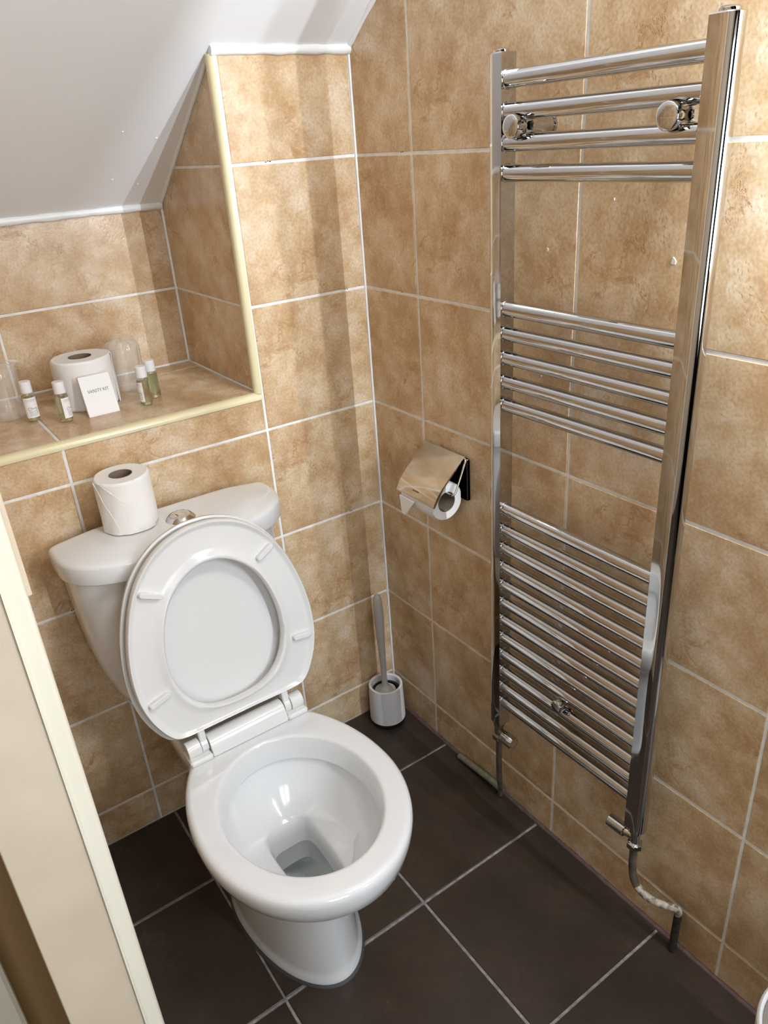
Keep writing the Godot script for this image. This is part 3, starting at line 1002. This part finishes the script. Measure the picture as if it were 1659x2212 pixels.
func build_radiator() -> void:
	var t := thing("towel_radiator", "tall chrome ladder towel radiator on the tiled wall", "radiator", Vector3.ZERO)
	var xc := (RX0 + RX1) / 2
	for s in [[RZ0, -1.0], [RZ1, 1.0]]:
		var b := MB.new()
		b.loft([post_ring(0.277, s[0], s[1], 0.93), post_ring(0.2785, s[0], s[1]), post_ring(1.4655, s[0], s[1]), post_ring(1.467, s[0], s[1], 0.93)], true, true, [1, 2])
		var p := obj("upright", b, M.chrome, t)
		b = MB.new()
		var c := Vector3(xc, 1.467, s[0] + s[1] * 0.015)
		b.lathe([[0.0115, 0.0], [0.0115, 0.003], [0.0095, 0.005], [0.0, 0.0052]], c, Vector3.UP, 24, [1])
		obj("plug", b, M.chrome, p)
	for y in BARS:
		var b := MB.new()
		b.lathe([[0.0119, 0.0], [0.0119, RZ1 - RZ0]], Vector3(xc - 0.001, y, RZ0), Vector3.BACK, 28)
		var o := obj("rail", b, M.chrome, t)
		for s in [RZ0, RZ1]:
			b = MB.new()
			var d := 1.0 if s == RZ0 else -1.0
			b.lathe([[0.0134, 0.0], [0.0130, 0.0010], [0.0119, 0.0014]], Vector3(xc - 0.001, y, s), Vector3(0, 0, d), 24)
			obj("weld_ring", b, M.chrome, o)
	# wall brackets: a disc clamped over two rails on a stem from the wall
	for q in [[1.3745, 0.5155, 0.0155], [1.3735, 0.7690, 0.0155], [0.4368, 0.6455, 0.0125]]:
		var b := MB.new()
		var y: float = q[0]; var z: float = q[1]; var r: float = q[2]
		b.cyl(Vector3(-0.0475, y, z), Vector3(-0.004, y, z), 0.0125, 0.001, 26)
		b.cyl(Vector3(-0.006, y, z), Vector3(0.0, y, z), 0.0145, 0.001, 26)
		var p := obj("bracket", b, M.chrome, t)
		b = MB.new()
		b.lathe([[0.0, 0.0004], [r * 0.7, 0.0008], [r - 0.001, 0.0020], [r, 0.0035], [r, 0.0105], [r - 0.003, 0.0125], [0.006, 0.0130], [0.006, 0.030]], Vector3(-0.0825, y, z), Vector3.RIGHT, 30, [3, 4])
		obj("clamp_disc", b, M.chrome, p)
	# valves under both uprights
	for s in 2:
		var z: float = RZ0 - 0.0155 if s == 0 else RZ1 + 0.0155
		var p := Node3D.new()
		p.name = "valve"
		t.add_child(p, true)
		var b := MB.new()
		b.lathe([[0.0105, 0.0], [0.0118, 0.002], [0.0118, 0.012], [0.009, 0.015], [0.009, 0.036], [0.0122, 0.038], [0.0122, 0.048], [0.0075, 0.051]], Vector3(xc, 0.279, z), Vector3.DOWN, 26, [2, 3, 4, 5])
		obj("valve_body", b, M.dull_metal if s == 0 else M.chrome, p)
		b = MB.new()
		if s == 0:
			b.cyl(Vector3(xc, 0.251, z), Vector3(xc - 0.004, 0.250, z + 0.022), 0.0082, 0.001, 20)
		else:
			b.cyl(Vector3(xc, 0.254, z), Vector3(xc - 0.004, 0.254, z - 0.022), 0.0085, 0.001, 20)
		obj("neck", b, M.dull_metal if s == 0 else M.chrome, p)
		b = MB.new()
		if s == 0:
			# ribbed wheel head
			var R := []
			for lev in [[0.0, 0.92], [0.0015, 1.0], [0.027, 1.0], [0.030, 0.9], [0.0305, 0.6]]:
				var r := PackedVector3Array()
				for i in 60:
					var a := TAU * i / 60.0
					var rr: float = 0.0135 * lev[1] * (1.0 - 0.055 * pow(absf(sin(a * 5.0)), 6.0))
					r.append(Vector3(xc - 0.004 + cos(a) * rr, 0.2495 + sin(a) * rr, z + 0.018 + lev[0]))
				R.append(r)
			b.loft(R)
		else:
			b.cyl(Vector3(xc - 0.004, 0.254, z - 0.018), Vector3(xc - 0.005, 0.2545, z - 0.053), 0.0118, 0.0012, 26)
		obj("valve_head", b, M.chrome, p)
		b = MB.new()
		hex(b, Vector3(xc, 0.242, z), Vector3.DOWN, 0.0142, 0.014)
		obj("compression_nut", b, M.dull_metal if s == 0 else M.chrome, p)

func curve(points: Array, per := 8) -> Array:
	var out := []
	for i in points.size() - 1:
		var p0: Vector3 = points[maxi(i - 1, 0)]; var p1: Vector3 = points[i]
		var p2: Vector3 = points[i + 1]; var p3: Vector3 = points[mini(i + 2, points.size() - 1)]
		for k in per:
			out.append(p1.cubic_interpolate(p2, p0, p3, float(k) / per))
	out.append(points[-1])
	return out

func build_pipes() -> void:
	var xc := (RX0 + RX1) / 2
	var b := MB.new()
	b.tube(curve([Vector3(xc, 0.234, RZ0 - 0.0155), Vector3(xc, 0.19, RZ0 - 0.0155), Vector3(xc + 0.002, 0.135, RZ0 - 0.017), Vector3(xc + 0.010, 0.085, RZ0 - 0.022), Vector3(-0.030, 0.055, RZ0 - 0.037), Vector3(-0.018, 0.030, RZ0 - 0.052), Vector3(-0.016, 0.006, RZ0 - 0.056)]), 0.0062)
	tag(obj("copper_pipe", b, M.dull_metal), "thin dull brown pipe dropping from the radiator's ribbed valve", "pipe")
	b = MB.new()
	b.tube(curve([Vector3(-0.0135, 0.018, 0.437), Vector3(-0.0115, 0.0175, 0.40), Vector3(-0.0115, 0.0125, 0.34), Vector3(-0.0115, 0.0085, 0.30), Vector3(-0.0115, 0.006, 0.284)]), 0.0075)
	tag(obj("painted_pipe", b, M.green_pipe), "short greenish pipe lying along the foot of the tiled wall", "pipe")
	var t := thing("copper_pipe", "bent pipe with flaking white paint under the radiator's plain valve", "pipe")
	var path := curve([Vector3(xc, 0.234, RZ1 + 0.0155), Vector3(xc, 0.205, RZ1 + 0.0155), Vector3(xc, 0.170, RZ1 + 0.0175), Vector3(xc + 0.002, 0.142, RZ1 + 0.026), Vector3(xc + 0.006, 0.127, RZ1 + 0.045), Vector3(xc + 0.014, 0.122, RZ1 + 0.065), Vector3(-0.032, 0.121, RZ1 + 0.083), Vector3(-0.024, 0.116, RZ1 + 0.092), Vector3(-0.021, 0.104, RZ1 + 0.0935), Vector3(-0.020, 0.06, RZ1 + 0.0925), Vector3(-0.019, 0.0, RZ1 + 0.0915)])
	for part in [["bare_length", 0, 25, M.dull_metal], ["painted_bend", 25, 64, M.painted_pipe], ["dark_drop", 64, 81, M.dark_pipe]]:
		b = MB.new()
		b.tube(path.slice(part[1], part[2] + 1 if part[2] < 81 else 81), 0.0070)
		obj(part[0], b, part[3], t)

# ---------------------------------------------------------------- toilet rolls
# upright roll, base at the origin
func roll_parts(t: Node3D, r: float, h: float, core: float, sd: int) -> void:
	var q := RandomNumberGenerator.new()
	q.seed = sd
	var b := MB.new()
	var R := []
	for lev in [[core, 0.001], [r - 0.004, 0.0], [r - 0.001, 0.0015], [r, 0.005], [r + 0.0006, h * 0.35], [r + 0.0002, h * 0.7], [r, h - 0.005], [r - 0.0012, h - 0.0012], [r - 0.004, h], [r * 0.72, h - 0.0012], [core, h - 0.0008]]:
		var ring := PackedVector3Array()
		for i in 64:
			var a := TAU * i / 64.0
			var rr: float = lev[0]
			if rr > core:
				rr += 0.0007 * sin(a * 2.0 + sd) + 0.0004 * sin(a * 5.0 + lev[1] * 60.0)
			ring.append(Vector3(cos(a) * rr, lev[1], sin(a) * rr))
		R.append(ring)
	b.loft(R, false, false, [1, 8], true, true)
	obj("paper", b, M.paper, t)
	b = MB.new()
	b.loft([circle(core, 0.0008), circle(core, h - 0.0002), circle(core - 0.0012, h - 0.0002), circle(core - 0.0012, 0.0008)], false, false, [1, 2, 3], true, true)
	obj("core", b, M.card, t)

func circle(r: float, y: float, n := 48) -> PackedVector3Array:
	var p := PackedVector3Array()
	for i in n:
		p.append(Vector3(cos(TAU * i / n) * r, y, sin(TAU * i / n) * r))
	return p

# loose sheet lying on the roll between two angles; edge(v) gives the last angle at height fraction v; thickness lifts it
func flap(t: Node3D, r: float, h: float, a0: float, top_a: float, bottom_a: float, lift: float, sd: int) -> void:
	var b := MB.new()
	var outer := []
	var inner := []
	for j in 15:
		var v := j / 14.0
		var ro := PackedVector3Array(); var ri := PackedVector3Array()
		var a1 := lerpf(bottom_a, top_a, pow(v, 1.3))
		for i in 25:
			var s := i / 24.0
			var a := lerpf(a0, a1, s)
			var rr := r + 0.0012 + lift * pow(s, 3.0) * (0.6 + 0.4 * sin(v * 3.0 + sd)) + 0.0006 * sin(a * 9.0 + v * 7.0 + sd)
			ro.append(Vector3(cos(a) * rr, v * h * 0.985 + h * 0.008, sin(a) * rr))
			ri.append(Vector3(cos(a) * (rr - 0.0009), v * h * 0.985 + h * 0.008, sin(a) * (rr - 0.0009)))
		var ring := ro.duplicate()
		ri.reverse()
		ring.append_array(ri)
		outer.append(ring)
	b.loft(outer)
	obj("loose_sheet", b, M.paper, t)

func build_rolls() -> void:
	var t := thing("toilet_roll", "white toilet roll standing on the cistern lid", "toilet roll", Vector3(-0.5955, 0.7702, 0.0735))
	roll_parts(t, 0.0490, 0.098, 0.0205, 3)
	flap(t, 0.0490, 0.098, 2.85, 2.62, 0.90, 0.0026, 3)
	flap(t, 0.0500, 0.098, 3.05, 2.95, 2.2, 0.001, 5)
	t = thing("toilet_roll", "large white toilet roll on the niche shelf behind the small box", "toilet roll", Vector3(-0.5560, 0.925, -0.202))
	roll_parts(t, 0.0575, 0.098, 0.0225, 9)
	flap(t, 0.0575, 0.098, -1.2, 0.45, 0.62, 0.0022, 9)

func build_holder() -> void:
	# holder: bent steel cover over a wire arm on a black plate
	var t := thing("toilet_roll_holder", "stainless steel toilet roll holder with curved cover on the wall", "roll holder", Vector3.ZERO)
	var z0 := 0.195; var z1 := 0.318
	var b := MB.new()
	b.box(Vector3(-0.0045, 0.756, (z0 + z1) / 2 + 0.003), Vector3(0.009, 0.090, z1 - z0 + 0.014), 0.002)
	obj("back_plate", b, M.black, t)
	var prof := curve([Vector3(-0.006, 0.8035, 0), Vector3(-0.030, 0.7835, 0), Vector3(-0.050, 0.7665, 0), Vector3(-0.0675, 0.7500, 0), Vector3(-0.0785, 0.7365, 0), Vector3(-0.0850, 0.7250, 0), Vector3(-0.0875, 0.7195, 0)], 6)
	var R := []
	for z in [z0, z1]:
		var r := PackedVector3Array()
		for p in prof:
			r.append(Vector3(p.x, p.y, z))
		# rolled lower edge
		r.append(Vector3(-0.0866, 0.7168, z)); r.append(Vector3(-0.0843, 0.7165, z)); r.append(Vector3(-0.0835, 0.7190, z))
		for i in range(prof.size() - 2, -1, -1):
			var d: Vector3 = (prof[i + 1] - prof[maxi(i - 1, 0)]).normalized()
			var nn := Vector3(-d.y, d.x, 0)
			r.append(Vector3(prof[i].x, prof[i].y, z) + nn * 0.0014)
		R.append(r)
	b.loft(R)
	var cover := obj("cover", b, M.steel, t)
	# engraved lettering near the cover's lower edge
	var tm := TextMesh.new()
	var sf := SystemFont.new()
	sf.font_names = PackedStringArray(["Droid Sans"])
	tm.font = sf
	tm.text = "BALUNGEN"
	tm.font_size = 32
	tm.pixel_size = 0.00012
	tm.depth = 0.0003
	var o := obj("lettering", tm, M.engraved, cover)
	var down := Vector3(-0.0068, -0.0118, 0).normalized()
	var along := Vector3(0, 0, 1)
	o.transform = Transform3D(Basis(along, -down, along.cross(-down)), Vector3(-0.0822, 0.7322, 0.2535))
	# wire arm: up at the hinge, out along the side and through the roll
	b = MB.new()
	b.tube(curve([Vector3(-0.006, 0.800, z1 - 0.002), Vector3(-0.007, 0.800, z1 + 0.004), Vector3(-0.011, 0.797, z1 + 0.0075), Vector3(-0.020, 0.777, z1 + 0.008), Vector3(-0.033, 0.749, z1 + 0.008), Vector3(-0.0395, 0.738, z1 + 0.008), Vector3(-0.0440, 0.7345, z1 + 0.006), Vector3(-0.0450, 0.7345, z1 - 0.004), Vector3(-0.0450, 0.7345, z1 - 0.03), Vector3(-0.0450, 0.7345, z0 + 0.01)]), 0.0021, 12)
	obj("wire_arm", b, M.steel, t)
	# roll on the arm, axis along z, with a folded tail
	t = thing("toilet_roll", "part-used toilet roll with a folded end hanging in the steel holder", "toilet roll", Vector3(-0.0448, 0.7145, 0.256))
	var h := 0.102; var r := 0.0402; var core := 0.0215
	b = MB.new()
	R = []
	for lev in [[core, -h / 2 + 0.001], [r - 0.003, -h / 2], [r, -h / 2 + 0.003], [r, h / 2 - 0.003], [r - 0.003, h / 2], [core, h / 2 - 0.001]]:
		var ring := PackedVector3Array()
		for i in 56:
			var a := TAU * i / 56.0
			var rr: float = lev[0] + (0.0005 * sin(a * 2.0) if lev[0] > core else 0.0)
			ring.append(Vector3(cos(a) * rr, sin(a) * rr, lev[1]))
		R.append(ring)
	b.loft(R, false, false, [1, 4], true, true)
	obj("paper", b, M.paper, t)
	b = MB.new()
	R = []
	for lev in [[core, -h / 2 + 0.001], [core, h / 2 - 0.001], [core - 0.0011, h / 2 - 0.001], [core - 0.0011, -h / 2 + 0.001]]:
		var ring := PackedVector3Array()
		for i in 48:
			ring.append(Vector3(cos(TAU * i / 48.0) * lev[0], sin(TAU * i / 48.0) * lev[0], lev[1]))
		R.append(ring)
	b.loft(R, false, false, [1, 2, 3], true, true)
	obj("core", b, M.card, t)
	b = MB.new()
	for lay in 2:
		var off := 0.0016 * lay
		var tail := PackedVector2Array([Vector2(-0.050, 0.0), Vector2(-0.002 + 0.004 * lay, 0.0), Vector2(-0.026, -0.038 + 0.003 * lay), Vector2(-0.034, -0.040 + 0.002 * lay), Vector2(-0.0395, -0.034)])
		b.slab(tail, 0.0, 0.0012, 0.0003, Vector3(-r - 0.0015 - off, -0.004, 0.0), Vector3.BACK, Vector3(0.10, 1, 0).normalized(), Vector3(-1, 0.10, 0).normalized())
	obj("folded_tail", b, M.paper, t)

# ---------------------------------------------------------------- brush
func build_brush() -> void:
	var at := Vector3(-0.0650, 0.0, 0.0570)
	var t := thing("brush_holder", "round pale grey toilet brush holder with black base in the corner", "brush holder", at)
	var b := MB.new()
	b.lathe([[0.0440, 0.0], [0.0452, 0.002], [0.0452, 0.012], [0.0445, 0.013]], Vector3.ZERO, Vector3.UP, 48, [2])
	obj("base_ring", b, M.rubber, t)
	b = MB.new()
	b.lathe([[0.0445, 0.0125], [0.0460, 0.0140], [0.0450, 0.060], [0.0438, 0.1135], [0.0430, 0.1155], [0.0385, 0.1158], [0.0368, 0.1150], [0.0362, 0.1130], [0.0362, 0.085], [0.0362, 0.020], [0.0, 0.020]], Vector3.ZERO, Vector3.UP, 56, [1, 5, 8])
	obj("body", b, M.brush_white, t)
	b = MB.new()
	b.lathe([[0.0360, 0.080], [0.0360, 0.0975], [0.0345, 0.0985], [0.0290, 0.0985], [0.0285, 0.0965], [0.0285, 0.080]], Vector3.ZERO, Vector3.UP, 48, [1, 3])
	obj("inner_ring", b, M.black, t)
	t = thing("toilet_brush", "grey handled toilet brush standing in its round holder", "toilet brush", at + Vector3(-0.002, 0.024, 0.001))
	b = MB.new()
	var tilt := Vector3(-0.012, 1.0, 0.004).normalized()
	b.lathe([[0.0125, 0.058], [0.0282, 0.060], [0.0282, 0.0700], [0.0268, 0.0745], [0.0190, 0.0775], [0.0115, 0.0835], [0.0082, 0.092], [0.0074, 0.104], [0.0069, 0.125], [0.0076, 0.160], [0.0088, 0.200], [0.0094, 0.2180], [0.0091, 0.2186], [0.0096, 0.2192], [0.0108, 0.255], [0.0117, 0.290], [0.0120, 0.320], [0.0115, 0.340], [0.0098, 0.354], [0.0066, 0.3625], [0.0025, 0.366], [0.0, 0.3663]], Vector3.ZERO, tilt, 36)
	obj("handle", b, M.brush_grey, t)
	b = MB.new()
	b.lathe([[0.0, 0.0], [0.020, 0.002], [0.027, 0.012], [0.027, 0.045], [0.012, 0.058]], Vector3.ZERO, Vector3.UP, 28)
	obj("bristle_head", b, M.cap_white, t)

# ---------------------------------------------------------------- shelf
func make_bottle(label: String, at: Vector3, turn: float) -> void:
	var t := thing("toiletry_bottle", label, "bottle", at, "small toiletry bottles on the niche shelf")
	t.rotation.y = turn
	var b := MB.new()
	b.lathe([[0.0, 0.0016], [0.0095, 0.0004], [0.0118, 0.0006], [0.0128, 0.0022], [0.0128, 0.0520], [0.0120, 0.0550], [0.0090, 0.0562], [0.0088, 0.0600]], Vector3.ZERO, Vector3.UP, 36, [3])
	obj("glass", b, M.glass, t)
	b = MB.new()
	b.lathe([[0.0, 0.0030], [0.0112, 0.0026], [0.0118, 0.0040], [0.0118, 0.0510], [0.0, 0.0512]], Vector3.ZERO, Vector3.UP, 30, [2, 3])
	obj("liquid", b, M.liquid, t)
	b = MB.new()
	b.lathe([[0.0104, 0.0560], [0.0108, 0.0565], [0.0108, 0.0772], [0.0102, 0.0780], [0.0, 0.0781]], Vector3.ZERO, Vector3.UP, 32, [1, 3])
	obj("cap", b, M.cap_white, t)
	# label: a sheet bent round the glass
	b = MB.new()
	var n := 16
	for i in n:
		var a0 := lerpf(-1.05, 1.05, float(i) / n); var a1 := lerpf(-1.05, 1.05, float(i + 1) / n)
		var p := [Vector3(sin(a0), 0, cos(a0)), Vector3(sin(a1), 0, cos(a1))]
		var lo0: Vector3 = p[0] * 0.01305 + Vector3.UP * 0.0090; var lo1: Vector3 = p[1] * 0.01305 + Vector3.UP * 0.0090
		var hi0: Vector3 = p[0] * 0.01305 + Vector3.UP * 0.0480; var hi1: Vector3 = p[1] * 0.01305 + Vector3.UP * 0.0480
		var u0 := float(i) / n; var u1 := float(i + 1) / n
		b.tri(lo0, lo1, hi1, 1, Vector2(u0, 1), Vector2(u1, 1), Vector2(u1, 0))
		b.tri(lo0, hi1, hi0, 1, Vector2(u0, 1), Vector2(u1, 0), Vector2(u0, 0))
		b.tri(lo0 * 0.995 + Vector3.UP * 0.00004, hi1 * 0.995, lo1 * 0.995, 2)
		b.tri(lo0 * 0.995 + Vector3.UP * 0.00004, hi0 * 0.995, hi1 * 0.995, 2)
	obj("paper_label", b, M.label, t)

# tumbler in a clear bag that is twisted together on top
func make_glass(label: String, at: Vector3, sd: int) -> void:
	var t := thing("wrapped_tumbler", label, "tumbler", at, "wrapped tumblers in the niche")
	var b := MB.new()
	b.lathe([[0.0, 0.0], [0.026, 0.0], [0.0275, 0.002], [0.0320, 0.088], [0.0313, 0.0885], [0.0262, 0.010], [0.0, 0.008]], Vector3.ZERO, Vector3.UP, 40, [1, 2, 4])
	obj("glass", b, M.glass, t)
	var q := FastNoiseLite.new()
	q.seed = sd
	q.frequency = 1.0
	b = MB.new()
	var R := []
	for lev in [[0.0310, 0.0008], [0.0322, 0.004], [0.0335, 0.030], [0.0350, 0.060], [0.0358, 0.080], [0.0350, 0.090], [0.0300, 0.0970], [0.0215, 0.1010], [0.0120, 0.1035], [0.0040, 0.1045]]:
		var ring := PackedVector3Array()
		for i in 64:
			var a := TAU * i / 64.0
			var k := clampf((lev[1] - 0.02) / 0.08, 0.0, 1.0)
			var w := q.get_noise_3d(cos(a) * 3.0, sin(a) * 3.0, lev[1] * 45.0)
			var w2 := absf(q.get_noise_3d(cos(a) * 7.0 + 9.0, sin(a) * 7.0, lev[1] * 70.0))
			var rr: float = lev[0] * (1.0 + k * (0.10 * w - 0.09 * w2))
			ring.append(Vector3(cos(a) * rr, lev[1] + k * 0.005 * w, sin(a) * rr))
		R.append(ring)
	b.loft(R, true, false)
	b.lathe([[0.004, 0.1045], [0.0055, 0.108], [0.0105, 0.1125], [0.0125, 0.1135]], Vector3(0.006, -0.0045, 0.0), Vector3(0.25, 1, 0), 14)
	obj("plastic_bag", b, M.film, t)

func build_shelf_things() -> void:
	make_glass("tumbler wrapped in clear plastic beside the large roll in the niche", Vector3(-0.4580, 0.9255, -0.2520), 5)
	make_glass("tumbler wrapped in clear plastic at the niche's left end", Vector3(-0.7060, 0.9255, -0.2360), 8)
	make_bottle("small bottle with white cap and full label, leftmost on the shelf", Vector3(-0.6725, 0.925, -0.1745), -0.05)
	make_bottle("small bottle with white cap standing just left of the small white box", Vector3(-0.6240, 0.925, -0.1210), 0.72)
	make_bottle("front one of the two small bottles right of the white box", Vector3(-0.4710, 0.925, -0.1060), -1.55)
	make_bottle("rear one of the two small bottles right of the white box", Vector3(-0.4420, 0.925, -0.1400), 2.9)
	# box leaning on the roll
	var t := thing("vanity_kit_box", "small white card box reading VANITY KIT leaning on the roll", "box", Vector3(-0.5560, 0.9255, -0.1045))
	t.rotation = Vector3(deg_to_rad(-19.0), 0.0, 0.0)
	var b := MB.new()
	b.box(Vector3(0, 0.039, -0.0045), Vector3(0.0595, 0.078, 0.0085), 0.0006)
	obj("carton", b, M.box_white, t)
	var tm := TextMesh.new()
	var sf := SystemFont.new()
	sf.font_names = PackedStringArray(["Droid Sans"])
	tm.font = sf
	tm.text = "VANITY KIT"
	tm.font_size = 32
	tm.pixel_size = 0.000255
	tm.depth = 0.0002
	var o := obj("lettering", tm, M.ink, t)
	o.position = Vector3(0.001, 0.0475, -0.00022)

# ---------------------------------------------------------------- lamps and what stands by the camera
func light_bar(parent: Node3D, at: Vector3, size: Vector2, energy: float) -> void:
	var b := MB.new()
	b.box(at + Vector3(0, 0, 0.004), Vector3(size.x, size.y, 0.004), 0.001)
	obj("led_strip", b, M.led, parent)
	var l := AreaLight3D.new()
	l.name = "led_glow"
	l.area_size = size
	l.light_color = Color(0.91, 0.95, 1.0)
	l.light_energy = energy
	l.area_range = 6.0
	l.shadow_enabled = true
	parent.add_child(l, true)
	l.position = at - Vector3(0, 0, 0.001)

func build_lamps() -> void:
	# unseen mirror on the right wall; strip behind its edge lights pier and niche
	var t := thing("unseen_backlit_mirror", "unseen wall mirror lit by a strip behind its edge", "mirror", Vector3.ZERO)
	var b := MB.new()
	b.box(Vector3(-0.0520, 1.52, 1.215), Vector3(0.005, 0.78, 0.37), 0.001)
	obj("mirror_glass", b, M.mirror, t)
	b = MB.new()
	b.box(Vector3(-0.0245, 1.52, 1.25), Vector3(0.049, 0.72, 0.28), 0.002)
	obj("housing", b, M.cap_white, t)
	light_bar(t, Vector3(-0.0350, 1.52, 1.085), Vector2(0.004, 0.70), S1_ENERGY)
	# slim light bar out of view, placed as second light on the pier
	t = thing("unseen_light_bar", "unseen slim vertical light bar in the corner behind", "lamp", Vector3.ZERO)
	b = MB.new()
	b.box(Vector3(-0.0200, 1.55, 2.282), Vector3(0.030, 0.86, 0.034), 0.003)
	obj("housing", b, M.cap_white, t)
	light_bar(t, Vector3(-0.0180, 1.55, 2.250), Vector2(0.005, 0.80), S2_ENERGY)
	# flush ceiling lamp out of view, placed to light the toilet from the right
	t = thing("unseen_ceiling_lamp", "unseen round flush lamp on the flat ceiling", "lamp", Vector3(-0.22, slope_y(1.14), 1.40))
	b = MB.new()
	b.lathe([[0.16, 0.0], [0.16, -0.02], [0.155, -0.022]], Vector3.ZERO, Vector3.UP, 40, [1])
	obj("lamp_base", b, M.cap_white, t)
	b = MB.new()
	b.lathe([[0.150, -0.022], [0.146, -0.040], [0.115, -0.058], [0.06, -0.066], [0.0, -0.068]], Vector3.ZERO, Vector3.UP, 40)
	obj("lamp_diffuser", b, M.lamp, t)
	var l := AreaLight3D.new()
	l.name = "lamp_glow"
	l.area_size = Vector2(0.28, 0.28)
	l.light_color = Color(0.98, 0.985, 1.0)
	l.light_energy = LAMP_ENERGY
	l.area_range = 6.0
	l.shadow_enabled = true
	t.add_child(l, true)
	l.position = Vector3(0, -0.075, 0)
	l.rotation_degrees = Vector3(-90, 0, 0)

# frosted window out of view behind the camera, placed to brighten pedestal and walls
func build_window(called: String, at: Vector3, turn: float, energy: float) -> void:
	var w := setting(called)
	w.position = at
	w.rotation.y = turn
	var c := Vector3.ZERO
	for q in [[-0.33, 0.0, 0.05, 0.90], [0.33, 0.0, 0.05, 0.90], [0.0, 0.0, 0.04, 0.82]]:
		var b := MB.new()
		b.box(c + Vector3(q[0], q[1], -0.015), Vector3(q[2], q[3], 0.04), 0.004)
		obj("frame_upright", b, M.cap_white, w)
	for y in [-0.43, 0.43]:
		var b := MB.new()
		b.box(c + Vector3(0, y, -0.015), Vector3(0.61, 0.05, 0.04), 0.004)
		obj("frame_rail", b, M.cap_white, w)
	for x in [-0.1625, 0.1625]:
		var b := MB.new()
		b.box(c + Vector3(x, 0, -0.006), Vector3(0.285, 0.81, 0.006), 0.001)
		obj("window_pane", b, M.unseen_window_glow, w)
		var l := AreaLight3D.new()
		l.name = "unseen_window_glow"
		l.area_size = Vector2(0.28, 0.80)
		l.light_color = Color(0.93, 0.97, 1.0)
		l.light_energy = energy
		l.area_range = 6.0
		l.shadow_enabled = true
		w.add_child(l, true)
		l.position = c + Vector3(x, 0, -0.012)

func build_bin() -> void:
	var t := thing("pedal_bin", "round pale grey bin cut off by the picture's lower right corner", "bin", Vector3(-0.150, 0, 1.212))
	var b := MB.new()
	b.lathe([[0.088, 0.0], [0.092, 0.004], [0.0975, 0.27], [0.0985, 0.275]], Vector3.ZERO, Vector3.UP, 56, [1])
	obj("body", b, M.brush_white, t)
	b = MB.new()
	b.lathe([[0.1005, 0.276], [0.1010, 0.296], [0.0995, 0.2995], [0.0975, 0.3005], [0.0955, 0.2990], [0.0935, 0.2955], [0.0930, 0.2700]], Vector3.ZERO, Vector3.UP, 64, [1])
	obj("rim", b, M.brush_white, t)
	b = MB.new()
	b.lathe([[0.0932, 0.2900], [0.0930, 0.2945], [0.060, 0.2965], [0.0, 0.2975]], Vector3.ZERO, Vector3.UP, 56)
	obj("lid", b, M.bin_lid, t)


func _ready() -> void:
	rng.seed = 20240
	var cam := Camera3D.new()
	cam.name = "camera"
	cam.fov = 67.90
	cam.near = 0.02
	cam.far = 30.0
	add_child(cam)
	cam.position = Vector3(-0.89778, 1.37263, 1.37795)
	cam.basis = Basis.from_euler(Vector3(-0.456795, -0.580161, -0.071609))
	cam.current = true
	var env := Environment.new()
	env.background_mode = Environment.BG_COLOR
	env.background_color = Color(0.02, 0.02, 0.02)
	env.tonemap_mode = Environment.TONE_MAPPER_LINEAR
	env.tonemap_exposure = EXPOSURE
	env.sdfgi_enabled = true
	env.ssao_enabled = true
	env.ssil_enabled = true
	var we := WorldEnvironment.new()
	we.name = "environment"
	we.environment = env
	add_child(we)
	make_materials()
	build_lamps()
	build_window("unseen_window_1", Vector3(-0.95, 1.15, 2.3), 0.0, WINDOW_ENERGY)
	build_room()
	build_toilet()
	build_radiator()
	build_pipes()
	build_holder()
	build_rolls()
	build_brush()
	build_shelf_things()
	build_bin()
